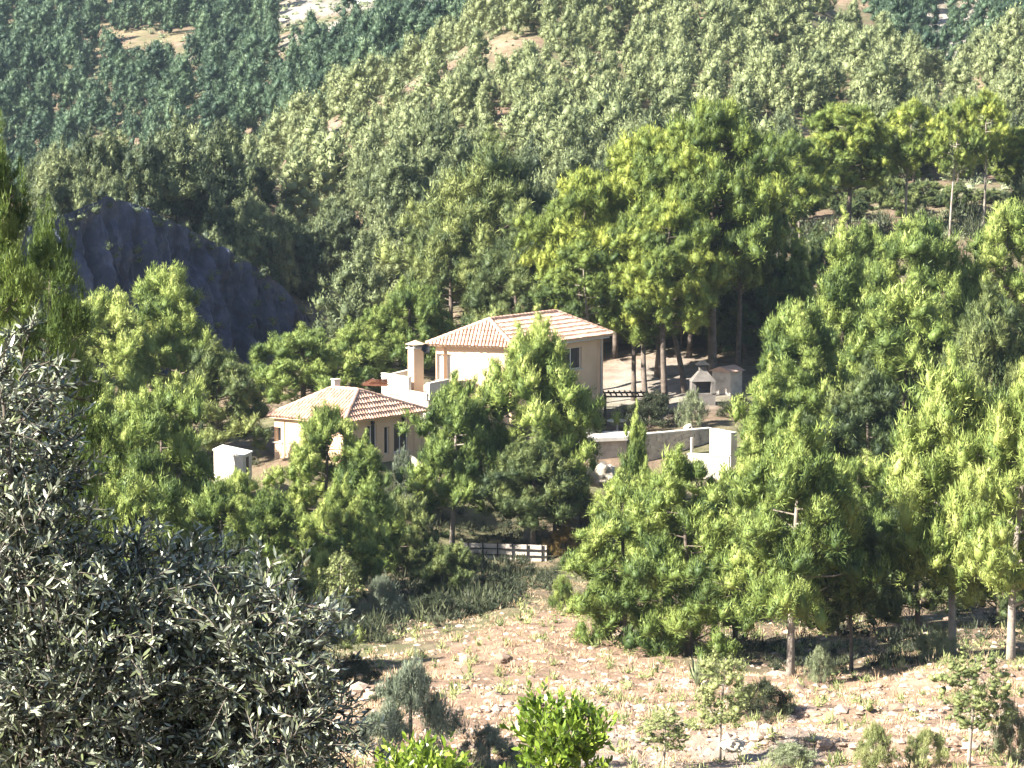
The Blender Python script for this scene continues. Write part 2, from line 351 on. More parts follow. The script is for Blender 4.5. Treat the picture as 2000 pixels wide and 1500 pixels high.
def puffs_geo(C, Rr, tint, nb, blade=(.26, .55), wid=.24, core=.74, up=.75, seed=0, zmin=-.85, shear=.34):
    """clumps: a ragged inner mass plus many small upward-lapping needle tufts"""
    g = np.random.RandomState(seed); N = len(C); C = np.asarray(C, float); Rr = np.asarray(Rr, float); tint = np.asarray(tint, float)
    Vs, Ts, Tt = [], [], []; off = 0; sh = g.normal(0, shear, (N, 1, 2)); Rr = Rr * g.uniform(.72, 1.3, (N, 3))
    if core > 0:
        k = core * (1 + .34 * (g.rand(N, 12, 1) - .5) * 2)
        V = ICO[None] * Rr[:, None, :] * k; V[..., :2] += sh * V[..., 2:3]; V = V + C[:, None, :]
        Vs.append(V.reshape(-1, 3)); Ts.append((ICOF[None] + 12 * np.arange(N)[:, None, None]).reshape(-1, 3)); Tt.append(np.repeat(tint - .12, 12)); off = 12 * N
    z = g.uniform(zmin, 1, (N, nb)); ph = g.uniform(0, 6.2832, (N, nb)); q = np.sqrt(1 - z * z)
    n = np.stack([q * np.cos(ph), q * np.sin(ph), z], -1)
    p = n * Rr[:, None] * (.60 + .48 * g.rand(N, nb, 1)**1.3); p[..., :2] += sh * p[..., 2:3]; p = p + C[:, None]
    t = np.array([0, 0, 1.]) - n * n[..., 2:3]
    d = t * up + n * .55 + g.normal(0, .30, (N, nb, 3)); d /= np.linalg.norm(d, axis=-1, keepdims=True)
    nn = n + g.normal(0, .17, (N, nb, 3))
    wv = np.cross(d, nn); wv /= np.linalg.norm(wv, axis=-1, keepdims=True) + 1e-6
    L = Rr.mean(1)[:, None, None] * g.uniform(blade[0], blade[1], (N, nb, 1)); W = L * wid * g.uniform(.7, 1.3, (N, nb, 1)) * .5
    V = np.stack([p - wv * W, p + wv * W, p + d * L], 2).reshape(-1, 3)
    Vs.append(V); Ts.append(np.arange(len(V)).reshape(-1, 3) + off)
    tt = (tint[:, None] + g.normal(0, .10, (N, nb)))
    Tt.append(np.repeat(tt.ravel(), 3))
    return np.concatenate(Vs), np.concatenate(Ts), np.concatenate(Tt)

def pine(seed, Hh, cb, Rm, form, nbr, nper, pr, nb, mat, trunk_r=.16, bark=None, lean=.3, vz=1.4, fork=False, branch_vis=True, flat=.35, core=.60, blade=(.26, .58), shear=.34, wid=.20):
    """returns (trunk mesh, crown mesh, height, crown radius)"""
    g = random.Random(seed); tr = MB()
    axis = [Vector((lean * math.sin(t * 2.2 + seed) * t * Hh * .12, lean * math.cos(t * 1.7 + seed * 2) * t * Hh * .12, t * Hh)) for t in [i / 10 for i in range(11)]]
    axis[0].z = -.5
    tr.tube(axis, [trunk_r * (1.25 if i == 0 else 1) * (1 - .85 * i / 10) + .015 for i in range(11)], 8)
    def ax(t):
        t = max(0, min(.999, t)) * 10; i = int(t); return axis[i].lerp(axis[i + 1], t - i)
    C, RR, TT = [], [], []
    for k in range(nbr):
        t = (k + g.random() * .8) / nbr
        if form == 'round': env = min(1, .70 + 1.4 * t) * max(.0, 1 - t**1.8)**.7 + .05
        elif form == 'cone': env = min(1, t * 5 + .45) * (1 - t)**.75 + .06
        elif form == 'umb': env = math.sqrt(max(.03, 1 - t**2.2)) * (1 if t > .15 else .75)
        else: env = .5 + .5 * math.sin(t * 3.1) # ragged
        az = k * 2.39996 + g.uniform(-.5, .5)
        rr = Rm * env * g.uniform(.62, 1.12)
        h = cb + (1 - cb) * t * .95
        base = ax(h - .06 * (1 - t)); tip = ax(h) ; tip = Vector((tip.x + math.cos(az) * rr, tip.y + math.sin(az) * rr, tip.z + rr * g.uniform(-.05, .22)))
        mid = base.lerp(tip, .55); mid.z -= rr * .04
        if branch_vis: tr.tube([base, mid, tip], [trunk_r * .38 * (1 - .6 * t), trunk_r * .22 * (1 - .5 * t), .012], 5, cap=False)
        bt = g.uniform(.25, .75)
        m = max(2, int(nper * (.5 + .5 * env) * g.uniform(.8, 1.2)))
        for j in range(m):
            s = g.random()**.5 * .62 + .46
            q = base.lerp(tip, s); r1 = pr * g.uniform(.65, 1.3)
            sp_ = rr * .20 + pr * .75
            q += Vector((g.gauss(0, sp_ * .55), g.gauss(0, sp_ * .55), g.gauss(0, sp_ * flat) + pr * .2))
            if q.z > Hh: q.z = Hh - g.random() * pr * 2
            C.append(q); RR.append((r1, r1, r1 * vz * g.uniform(.8, 1.25))); TT.append(bt + g.uniform(-.2, .2))
        if form != 'umb' and g.random() < .5:
            top_ = base.lerp(tip, g.uniform(.6, .95)); nn_ = g.choice((2, 3, 3, 4))
            for j in range(nn_):
                C.append((top_.x + g.gauss(0, pr * .2), top_.y + g.gauss(0, pr * .2), top_.z + pr * (.9 + j * 1.0))); r1 = pr * (.85 - .14 * j); RR.append((r1, r1, r1 * 1.5)); TT.append(bt + .12)
    for j in range(5):
        a = axis[-1]; C.append((a.x + g.gauss(0, pr * .5), a.y + g.gauss(0, pr * .5), Hh - pr * (.5 + j * .6))); RR.append((pr * .7, pr * .7, pr * vz)); TT.append(.6)
    V, T, tt = puffs_geo(C, RR, TT, nb, seed=seed, core=core, blade=blade, shear=shear, wid=wid)
    return (tr.mesh('trunk', bark or BARK, True), tri_mesh('crown', V, T, tt, mat, True), Hh, Rm * 1.05)

def place(proto, name, label, cat, px, D, top_py, wpx=None, rot=None, group=None, base=None, z0=None, aspect=None):
    x = XA(px, D); z = h1(x, D) if z0 is None else z0
    tm, cm, H0, R0 = proto
    top = P(px, top_py, D).z; s = (top - z) / H0
    sw = (wpx / 2 * D / F) / R0 if wpx else s
    o = thing(name, label, cat, (x, D, z), group); o.scale = (sw, sw, s); o.rotation_euler = (0, 0, rot if rot is not None else rnd.uniform(0, 6.28))
    if tm: link('trunk', tm, o)
    link('crown', cm, o)
    return o

# prototypes
A1 = pine(1, 11, .16, 3.3, 'round', 38, 9, .42, 230, F_BRIGHT)
A2 = pine(2, 11, .20, 3.0, 'round', 36, 9, .40, 230, F_BRIGHT, lean=.5)
A3 = pine(3, 11, .12, 2.6, 'cone', 40, 10, .38, 230, F_BRIGHT)
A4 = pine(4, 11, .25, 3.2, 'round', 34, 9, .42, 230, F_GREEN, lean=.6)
A5 = pine(5, 12, .28, 3.0, 'ragged', 32, 9, .42, 230, F_BRIGHT, lean=.5)
A6 = pine(6, 11, .05, 3.6, 'round', 46, 9, .43, 230, F_BRIGHT)
T1 = pine(36, 10, .27, 3.3, 'round', 36, 9, .42, 230, F_BRIGHT, lean=.7, trunk_r=.17, bark=BARK_P)
T2 = pine(37, 10, .24, 3.4, 'round', 38, 9, .42, 230, F_BRIGHT, lean=.5, trunk_r=.20, bark=BARK_P)
T3 = pine(38, 10, .30, 2.4, 'round', 26, 9, .40, 230, F_GREEN, lean=.4, trunk_r=.10)
B1 = pine(31, 8.5, .12, 3.1, 'round', 34, 9, .40, 230, F_BRIGHT, lean=.5)
B2 = pine(32, 7, .08, 3.2, 'round', 34, 9, .38, 230, F_BRIGHT)
B3 = pine(33, 5.6, .05, 3.3, 'round', 32, 9, .38, 230, F_BRIGHT)
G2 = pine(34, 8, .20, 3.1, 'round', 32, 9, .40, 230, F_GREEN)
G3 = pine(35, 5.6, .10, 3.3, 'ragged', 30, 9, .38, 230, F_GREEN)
U1 = pine(7, 17, .43, 5.2, 'umb', 52, 19, .54, 150, F_UMB, trunk_r=.34, lean=.35, vz=1.15, flat=.34)
U2 = pine(8, 17, .42, 4.8, 'umb', 48, 18, .52, 150, F_UMB, trunk_r=.30, lean=.5, vz=1.15, flat=.34)
U4 = pine(51, 12, .40, 3.2, 'umb', 26, 14, .50, 150, F_UMB, trunk_r=.26, lean=2.0, vz=.85, flat=.2)
T4 = pine(52, 9, .34, 3.3, 'round', 32, 9, .42, 230, F_GREEN, lean=.9, trunk_r=.18)
U3 = pine(9, 15, .50, 4.0, 'umb', 26, 12, .50, 140, F_UMB, trunk_r=.18, lean=.5, vz=1.1, flat=.38, bark=BARK_P)
SP1 = pine(10, 5, .38, 1.0, 'ragged', 26, 8, .20, 46, F_SAP, trunk_r=.05, bark=BARK_P, core=.45)
SP2 = pine(12, 5, .10, 1.1, 'cone', 24, 7, .24, 34, F_BRIGHT, trunk_r=.06)
LF = pine(13, 15, .25, 3.4, 'round', 70, 14, .30, 170, F_LEFT, trunk_r=.22, vz=1.0, core=.35)
HP = [pine(20 + i, 5, .10, [1.45, 1.3, 1.6, 1.25, 1.5, 1.4][i], ['round', 'cone', 'round', 'cone', 'round', 'ragged'][i], 18, 6, [.44, .40, .46, .39, .43, .44][i], 110, F_HILL, trunk_r=.09, core=.55, blade=(.26, .50), shear=.2, wid=.34, bark=BARK_P if i in (3, 5) else BARK, branch_vis=False) for i in range(6)]
SH = [pine(40 + i, 1.6, .0, 1.1, 'round', 24, 14, .12, 90, m_, core=.3, blade=(.4, .9), wid=.16, trunk_r=.05, branch_vis=False) for i, m_ in enumerate((F_DARKSH, F_GREY, F_PALE, F_RUST, F_BRIGHT, F_SAP))]

BRIGHT = [A1, A2, A3, A5, A6, B1, B2, B3]; GREENS = [A4, G2, G3]; _n = [0]
def tree(pr_, name, label, cat, px, D, tp, wp=None, *a, **k):
    for fam in (BRIGHT, GREENS):
        if any(pr_ is q for q in fam) and wp:      # the prototype whose own proportions come nearest
            x = XA(px, D); asp = (P(px, tp, D).z - h1(x, D)) / (wp * D / F); asp = max(asp, .3)
            o_ = sorted(fam, key=lambda q: abs(math.log(q[2] / (2 * q[3]) / asp)) - (.12 if q is pr_ else 0)); _n[0] += 1; pr_ = o_[1] if _n[0] % 3 == 0 and abs(math.log(o_[1][2] / (2 * o_[1][3]) / asp)) < .3 else o_[0]; break
    return place(pr_, name, label, cat, px, D, tp, wp, *a, **k)
PT = 'pine_tree'
g0 = 'tall pines close around the house'
# front of the house
tree(T2, PT, 'full pine standing in front of the upper house wall and hiding its corner', 'pine tree', 1032, 180, 655, 290, .4, g0)
tree(T1, PT, 'bright pine between the tiled lower roof and the upper house, with thin dark trunk', 'pine tree', 882, 178, 758, 212, 1.1, g0)
tree(T4, PT, 'low dark green pine below the flat garage roof, in front of the upper house', 'pine tree', 1040, 176, 870, 230, 2.1, g0)
tree(A2, PT, 'pine leaning against the right side of the one hiding the upper house corner', 'pine tree', 1085, 182, 782, 150, 3.1, g0)
tree(A1, PT, 'yellow green pine covering the left end of the lower tiled house', 'pine tree', 632, 172, 797, 205, 2.0, g0)
tree(A3, PT, 'narrow grey green pine in front of the lower house windows', 'pine tree', 705, 165, 868, 166, 3.0, g0)
tree(A4, PT, 'shaded pine beneath the lower house windows', 'pine tree', 775, 170, 985, 150, 4.0, g0)
tree(A2, PT, 'pale loose pine crown directly below the narrow grey green pine', 'pine tree', 665, 158, 960, 192, 5.0, g0)
g1 = 'pines on the slope left of the house'
tree(A3, PT, 'bright pointed pine left of the low white outbuilding', 'pine tree', 312, 150, 765, 225, .9, g1)
tree(A1, PT, 'bushy bright pine above the olive branches, right below the low white outbuilding', 'pine tree', 420, 145, 945, 218, 1.9, g1)
tree(A2, PT, 'bushy bright pine just right of the olive top, below the lower house', 'pine tree', 520, 150, 960, 166, 2.9, g1)
tree(A6, PT, 'broad bright pine at the foot of the pointed one, behind the olive top', 'pine tree', 250, 142, 930, 243, 3.6, g1)
tree(A2, PT, 'tallest pointed pine in front of the dark cliff', 'pine tree', 345, 195, 527, 224, 0.2, g1)
tree(A1, PT, 'bright pine left of the tallest one in front of the cliff', 'pine tree', 205, 190, 575, 243, 1.3, g1)
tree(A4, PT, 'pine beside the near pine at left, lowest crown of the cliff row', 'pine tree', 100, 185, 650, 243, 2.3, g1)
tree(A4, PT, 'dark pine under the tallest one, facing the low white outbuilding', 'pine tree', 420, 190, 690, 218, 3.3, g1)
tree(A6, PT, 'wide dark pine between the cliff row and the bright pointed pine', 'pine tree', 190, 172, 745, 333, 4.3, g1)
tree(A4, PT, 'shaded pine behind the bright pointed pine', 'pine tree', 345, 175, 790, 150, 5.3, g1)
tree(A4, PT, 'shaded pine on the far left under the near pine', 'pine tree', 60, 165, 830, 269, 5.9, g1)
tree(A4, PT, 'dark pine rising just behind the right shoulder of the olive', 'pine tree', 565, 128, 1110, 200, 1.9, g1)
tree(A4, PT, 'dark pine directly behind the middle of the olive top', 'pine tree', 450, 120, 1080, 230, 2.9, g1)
tree(A1, PT, 'bright pine hiding the foot of the low white outbuilding', 'pine tree', 462, 165, 922, 130, .3, g1)
g2 = 'pines behind the house'
tree(A6, PT, 'round bright pine behind the left end of the lower tiled roof', 'pine tree', 590, 208, 652, 262, .7, g2)
tree(A1, PT, 'bright pine directly behind the ridge of the lower tiled roof', 'pine tree', 690, 212, 640, 166, 1.7, g2)
tree(A1, PT, 'yellow green pine behind the chimney', 'pine tree', 800, 222, 562, 211, 2.7, g2)
tree(A3, PT, 'small bright pine left of the chimney pine', 'pine tree', 735, 222, 610, 141, 3.7, g2)
tree(A4, PT, 'big dark pine rising behind the upper tiled roof', 'pine tree', 950, 236, 300, 320, 4.7, g2)
tree(A4, PT, 'shaded pine left of the big dark pine behind the upper roof', 'pine tree', 880, 232, 440, 205, 5.7, g2)
tree(A4, PT, 'low shaded pine just above the upper roof ridge', 'pine tree', 1010, 226, 470, 218, .1, g2)
g3 = 'tall long trunked pines right of the house'
tree(U1, PT, 'tallest wide crowned pine right of the house, thick dark trunk beside the barbecue', 'pine tree', 1392, 214, 205, 300, 2.2, g3)
tree(U2, PT, 'yellow topped pine left of the tallest one', 'pine tree', 1285, 220, 255, 250, .6, g3)
tree(U2, PT, 'round crowned pine over the right end of the upper roof', 'pine tree', 1135, 216, 335, 220, 3.1, g3)
tree(U3, PT, 'lower pine with its crown just above the right roof corner', 'pine tree', 1160, 212, 475, 190, 1.0, g3)
tree(U2, PT, 'dark pine with leaning trunks in the middle of the group', 'pine tree', 1300, 210, 400, 220, 4.4, g3)
tree(A4, PT, 'dark pine filling the gap right of the thick trunk', 'pine tree', 1455, 224, 545, 166, 1.4, g3)
tree(U2, PT, 'dark pine leaning behind the thick trunk', 'pine tree', 1430, 228, 330, 200, 5.2, g3)
tree(A4, PT, 'shaded pine in the back between the leaning trunks', 'pine tree', 1250, 240, 470, 243, .2, g3)
tree(A4, PT, 'shaded pine in the back left of the thick trunk', 'pine tree', 1350, 243, 440, 230, 1.2, g3)
tree(A4, PT, 'shaded pine just behind the right corner of the upper roof', 'pine tree', 1160, 236, 480, 218, 2.4, g3)
tree(U2, PT, 'slender trunked pine nearest to the upper house wall', 'pine tree', 1238, 213, 420, 170, 2.4, g3)
g4 = 'flat topped pines on the ledge at upper right'
for i, (px, D, tp, wp, pr_) in enumerate(((1560, 244, 262, 150, U3), (1650, 250, 205, 190, U2), (1765, 252, 200, 140, U3), (1850, 248, 195, 110, U3), (1915, 252, 182, 120, U3), (1990, 256, 250, 120, U2), (1520, 240, 340, 110, U3))):
    lab = ['flat topped pine second from the left on the ledge, sloping crown', 'broad flat topped pine over the dark hollow', 'rounded yellow pine crown in the middle of the ledge', 'slim pine with a bare pale trunk on the ledge',
           'highest leaning pine at the right of the ledge', 'pine on the ledge at the right edge of the photo', 'leftmost pine of the ledge with pale lower branches'][i]
    tree(pr_, PT, lab, 'pine tree', px, D, tp, wp, i * 1.3, g4)
for i in range(14):  # low pines added so that the ledge hollow reads dark
    tree(A4, PT, 'low pine added to darken the hollow under the flat topped pines', 'pine tree', 1500 + i * 33, 262 + (i * 7) % 11, 345 + (i * 29) % 50, 72, i, 'pines added to darken the hollow of the ledge')
for i, (px, lab) in enumerate(((1262, 'dark leaning pine trunk left of the barbecue, nearest the pergola'), (1300, 'dark leaning pine trunk in the middle of the yard'), (1338, 'dark leaning pine trunk just left of the barbecue'))):
    tree(U4, PT, lab, 'pine tree', px, 211 + i * 2, 470 - i * 25, 150, 2.2 + i * .5, g3)
for i, (px, D, tp, wp, lab) in enumerate(((1440, 220, 300, 170, 'pine added to darken the shaded right flank of the tallest one'), (1345, 226, 380, 190, 'pine added to deepen the shade between the tallest and the yellow topped one'), (1200, 226, 420, 190, 'dark pine behind the slender trunked one'))):  # first two pines added to deepen the shade inside the group
    tree(U2, PT, lab, 'pine tree', px, D, tp, wp, i, g3)
for i in range(9):
    tree(A4, PT, 'low shaded pine crowding behind the tall long trunked pines', 'pine tree', 1120 + i * 42, 228 + (i * 5) % 8, 470 + (i * 37) % 70, 120, i * 2, 'shaded pines crowding behind the tall trunks')
tree(A1, PT, 'bright pine below the leftmost flat topped pine', 'pine tree', 1545, 226, 470, 150, .3, g4)
tree(A2, PT, 'bright pine just below the dark hollow, left side', 'pine tree', 1690, 232, 440, 130, 1.3, g4)
tree(A4, PT, 'shaded pine just left of the pointed bright pine on the right slope', 'pine tree', 1600, 236, 455, 120, 2.3, g4)
tree(A1, PT, 'pale green pine on the slope right of the tallest wide crowned pine', 'pine tree', 1480, 236, 500, 120, 3.3, g4)
g5 = 'big pines on the right slope'
for (pr_, px, D, tp, wp, lab) in (
    (A2, 1635, 190, 455, 207, 'pointed bright pine at the top left of the right hand mass'),
    (A1, 1800, 198, 430, 281, 'wide bright pine at the top of the right hand mass'),
    (A1, 1955, 200, 405, 232, 'bright pine at the upper right edge below the ledge'),
    (A6, 1572, 178, 600, 250, 'bright pine right of the stone barbecue, edge of the right hand mass'),
    (A6, 1760, 185, 560, 317, 'broad yellow green pine in the middle of the right hand mass'),
    (A4, 1930, 180, 600, 268, 'shaded pine high at the right edge behind the big front pine'),
    (A1, 1515, 168, 730, 205, 'bright pine just right of the white wall block'),
    (A4, 1680, 165, 740, 268, 'dark pine behind the two front pines on the right'),
    (A3, 1665, 150, 900, 183, 'slim yellow tipped pine between the two front pines on the right'),
    (T1, 1870, 131, 735, 342, 'large front pine at right whose crown fills the right side'),
    (T2, 1985, 126, 740, 317, 'large front pine at the right edge with stout pale trunk'),
    (T1, 1550, 126, 850, 320, 'front pine with slim pale curved trunk on the dry field'),
    (A6, 1350, 134, 893, 300, 'bushy bright pine reaching the ground left of the slim trunked one'),
    (A6, 1225, 138, 940, 256, 'bushy pale pine beside the dry clearing'),
    (A3, 1238, 150, 822, 110, 'narrow pointed pine in front of the garage roof end'),
    (T3, 1670, 129, 985, 183, 'dark half hidden pine with thin straight trunk on the dry field'),
    (A4, 1440, 140, 1010, 232, 'shaded pine between the bushy pine and the slim trunked pine')):
    tree(pr_, PT, lab, 'pine tree', px, D, tp, wp, rnd.uniform(0, 6.28), g5)
tree(G2, PT, 'shaded low pine behind and between the two stout pale trunks on the right', 'pine tree', 1800, 147, 985, 230, 1.0, g5)
tree(G2, PT, 'shaded low pine at the right edge behind the stout pale trunk', 'pine tree', 1960, 146, 1000, 200, 2.0, g5)
tree(G3, PT, 'shaded low pine behind the half hidden thin trunked one', 'pine tree', 1640, 146, 1050, 180, 3.0, g5)
tree(G3, PT, 'dark bushy pine at the head of the clearing, under the tall front pine', 'pine tree', 860, 158, 1070, 130, 3.0, g0)
# near left
tree(LF, PT, 'near dark feathery pine cut by the left edge of the photo', 'pine tree', -40, 62, 265, 410, .5)
tree(LF, PT, 'shaded dark pine just right of the near feathery pine, left of the cliff', 'pine tree', 100, 80, 430, 300, 2.5)
tree(LF, PT, 'shaded pine low behind the olive top at the left', 'pine tree', 40, 90, 640, 260, 4.5)
tree(SP2, 'young_pine', 'thin young pine with round top and bare white trunk beneath the shaded pines', 'young tree', 667, 148, 1095, 62, .5) if False else None
tree(SP1, 'young_pine', 'tiny round headed pine on a bare white stem in the shade', 'young tree', 665, 146, 1085, 75, .5)
tree(SP1, 'young_pine', 'thin loose sapling in the dry field left of the dark shrub', 'young tree', 1412, 101, 1285, 120, 1.5)
tree(SP1, 'young_pine', 'thin loose sapling in the dry field at right', 'young tree', 1905, 99, 1285, 150, 2.5)
tree(SP1, 'young_pine', 'short pale sapling low in the field left of the taller sapling', 'young tree', 1300, 99, 1395, 100, 3.5)
gs = 'shrubs on the slope'
for (i, px, D, tp, wp, lab) in (
    (0, 1500, 112, 1335, 125, 'round dark green shrub in the middle of the dry field'),
    (1, 800, 98, 1312, 185, 'grey green bush at the bottom beside the olive'),
    (2, 1610, 124, 1265, 60, 'small pale shrub near the slim pale trunk'),
    (2, 1840, 128, 1225, 90, 'pale twiggy shrub in the shade left of the stout trunk'),
    (0, 860, 150, 1165, 150, 'dark green shrub in the shade at the head of the clearing'),
    (0, 960, 158, 1130, 120, 'dark shrub right under the front pine'),
    (1, 745, 148, 1135, 90, 'grey round shrub beside the tiny white stemmed pine'),
    (1, 655, 140, 1175, 80, 'grey shrub left of the white stem'),
    (3, 1135, 184, 955, 100, 'rust leaved shrub under the pale boulder'),
    (3, 1105, 176, 1035, 90, 'brown leaved bush beside the bushy pale pine'),
    (5, 1720, 98, 1420, 90, 'pale shrub at the bottom right of the field'),
    (5, 1820, 99, 1430, 90, 'pale shrub under the right hand sapling'),
    (2, 1985, 100, 1380, 90, 'pale shrub at the lower right edge'),
    (4, 1100, 150, 1130, 60, 'green shrub on the edge of the shaded bank'),
    (1, 955, 99, 1425, 120, 'grey bush behind the bright citrus tree'),
    (2, 1550, 100, 1455, 110, 'low pale bush at the bottom in front of the dark shrub'),
    (2, 1352, 200, 768, 62, 'pale upright shrub on top of the garden wall'),
    (0, 1270, 202, 775, 130, 'dark clipped shrub under the leaning trunks'),
    (0, 1440, 203, 775, 80, 'dark shrub right of the barbecue'),
    (0, 1150, 196.6, 778, 60, 'dark shrub against the foot of the upper house wall'),
    (0, 690, 122, 1285, 110, 'dark shrub added for the shade left of the clearing, nearest the olive'),  # this and the next two shrubs are added, standing for shaded soil
    (0, 765, 117, 1335, 95, 'low dark shrub added as shade at the left edge of the dry clearing'),
    (0, 735, 107, 1400, 110, 'dark shrub added as shade just above the grey green bush'),
    (1, 790, 182, 890, 80, 'grey shrub below the lower house windows')):
    tree(SH[i], 'shrub', lab, 'shrub', px, D, tp, wp, rnd.uniform(0, 6.28), gs)

# ------------------------------------------------------------------ hillside woods
Hcol = np.arange(3, 640, 2.0)
def visible(x, y, z):
    t = np.linspace(.25, .985, 90); xs = x * t; ys = y * t; zs = CZ + (z - CZ) * t
    return bool(np.all(H(xs, ys) < zs + .3))
EX = [60, 140, 205, 260, 330, 400, 480, 545, 600, 640]; ED = [236, 240, 243, 246, 250, 254, 259, 263, 267, 270]
cand = []
fr = random.Random(77)
D = 236.0
while D < 398:
    x0 = XA(300, D); x1 = XA(2060, D); step = 4.1 if D < 300 else 3.9
    x = x0 + fr.uniform(0, 4)
    while x < x1:
        xx = x + fr.uniform(-1, 1); dd = D + fr.uniform(-1.2, 1.2); px = 1000 + F * xx / (dd * 1.0065)
        z = h1(xx, dd)
        ok = True
        if px < 660 and dd < np.interp(px, EX, ED) + 1.6: ok = False
        if 1440 < px < 1960 and dd < 280: ok = ok and fr.random() < .12
        n_ = float(vn(np.array(xx / 11), np.array(dd / 11)))
        if n_ > .22 and fr.random() < .75: ok = False
        if px < 700 and fr.random() < .22: ok = False
        if math.hypot((px - 470) / 30, (dd - 301) / 5) < 1: ok = False
        if 830 < px < 1480 and dd < 246: ok = False
        if 1480 < px < 1960 and dd < 276: ok = False
        if fr.random() < .10: ok = False
        if ok:
            hh = (3.6 + 4.6 * fr.random()**1.4) * (1.0 if dd < 300 else .88)
            if visible(xx, dd, z + hh * .8): cand.append((dd, xx, z, hh, px))
        x += step
    D += 3.7
# small wood on the cliff top
for k in range(26):
    px = fr.uniform(60, 340); dd = fr.uniform(258, 284); xx = XA(px, dd); z = h1(xx, dd)
    cand.append((dd, xx, z, fr.uniform(3.5, 6), px))
for k in range(22):
    px = fr.uniform(50, 250); dd = np.interp(px, EX, ED) + fr.uniform(1.5, 14); xx = XA(px, dd); cand.append((float(dd), xx, h1(xx, dd), fr.uniform(2.6, 4.6), px))
for k in range(46):
    px = fr.uniform(400, 650); dd = np.interp(px, EX, ED) + fr.uniform(1.5, 13); xx = XA(px, dd); z = h1(xx, dd)
    cand.append((float(dd), xx, z, fr.uniform(3.0, 5.2), px))
cand.sort()
NIND = 215
def hill_label(px, dd, hh, i):
    size = 'small' if hh < 4.8 else ('mid sized' if hh < 6.0 else 'tall')
    up = 'at the hill foot' if dd < 262 else ('low on the hill' if dd < 285 else 'part way uphill')
    if px < 345 and dd < 290: where = 'on top of the dark cliff'
    elif px < 560: where = 'above the slanting cliff edge'
    elif px < 720: where = 'above the lower tiled roof'
    elif px < 880: where = 'above the chimney'
    elif px < 1060: where = 'behind the big dark pine'
    elif px < 1300: where = 'behind the yellow topped pine'
    elif px < 1480: where = 'behind the tallest wide crowned pine'
    elif px < 1700: where = 'near the dark hollow of the ledge'
    elif px < 1880: where = 'behind the slim pale trunk'
    else: where = 'at the right edge of the photo'
    return '%s pine %s %s' % (size, up, where)
for i, (dd, xx, z, hh, px) in enumerate(cand[:NIND]):
    pr_ = HP[i % 6]
    o = thing(PT, hill_label(px, dd, hh, i), 'pine tree', (xx, dd, z - .1), 'pines scattered over the hillside behind the house')
    s = hh / 5; wv_ = s * fr.uniform(.85, 1.2); o.scale = (wv_, wv_, s); o.rotation_euler = (0, 0, fr.uniform(0, 6.28))
    link('trunk', pr_[0], o); link('crown', pr_[1], o)

def lowtree(seed, n=24, nb=80, Rm=1.35, cone=False):
    g = random.Random(seed); C, RR, TT = [], [], []
    for k in range(n):
        t = (k + .5) / n; env = math.sqrt(max(.05, 1 - ((t - .3) / .74)**2)) if not cone else (1 - t)**.7 + .1
        az = k * 2.4 + g.uniform(-.5, .5); r_ = Rm * env * g.uniform(.35, .95)
        C.append((math.cos(az) * r_, math.sin(az) * r_, .6 + t * 4.1)); q = g.uniform(.42, .72); RR.append((q, q, q * 1.25)); TT.append(g.uniform(.25, .8))
    return puffs_geo(C, RR, TT, nb, seed=seed, wid=.38, core=.56, blade=(.26, .50), shear=.2)
LOW = [lowtree(100 + i, cone=i % 2 == 1) for i in range(6)]
def wood(name, items, mat, label):
    Vs, Ts, Tt = [], [], []; off = 0
    for i, (dd, xx, z, hh, px) in enumerate(items):
        V, T, t = LOW[i % 6]; a = fr.uniform(0, 6.28); s = hh / 5; sw = s * fr.uniform(.9, 1.3); c_, s_ = math.cos(a) * sw, math.sin(a) * sw
        W = np.stack([V[:, 0] * c_ - V[:, 1] * s_ + xx, V[:, 0] * s_ + V[:, 1] * c_ + dd, V[:, 2] * s + z - .2], 1)
        Vs.append(W); Ts.append(T + off); Tt.append(t + fr.uniform(-.18, .18)); off += len(V)
    if Vs: tag(link(name, tri_mesh(name, np.concatenate(Vs), np.concatenate(Ts), np.concatenate(Tt), mat, True)), label, 'wood', kind='stuff')
wood('pine_wood', cand[NIND:], F_HILL, 'dense grey green pine wood covering the upper hillside behind the house')
far = []
D = 420.0
while D < 612:
    x = XA(-80, D) + fr.uniform(0, 6); x1 = XA(2060, D)
    while x < x1:
        xx = x + fr.uniform(-1.6, 1.6); dd = D + fr.uniform(-1.8, 1.8); px = 1000 + F * xx / (dd * 1.0065)
        if px < 980 or px > 1700:
            ok = fr.random() > .08
            for (a, b, c, d_) in ((300, 532, 110, 9), (400, 545, 100, 5), (640, 552, 130, 12), (850, 552, 170, 22), (1850, 490, 80, 32)):
                if math.hypot((px - a) / c, (dd - b) / d_) < 1 and fr.random() < .9: ok = False
            if 540 < px < 905 and dd > 497 + 10 * vn(np.array(xx / 9), np.array(0.)) and fr.random() < .96: ok = False
            if 195 < px < 405 and 517 < dd < 533 and fr.random() < .9: ok = False
            if float(vn(np.array(xx / 14 + 3), np.array(dd / 14))) > .27 and fr.random() < .6: ok = False
            hh = 4.2 + 4.6 * fr.random()**1.4; z = h1(xx, dd)
            if ok and visible(xx, dd, z + hh * .8): far.append((dd, xx, z, hh, px))
        x += 4.8
    D += 4.3
wood('far_pine_wood', far, F_FAR, 'bluish green pine wood covering the far valley side at the top left')

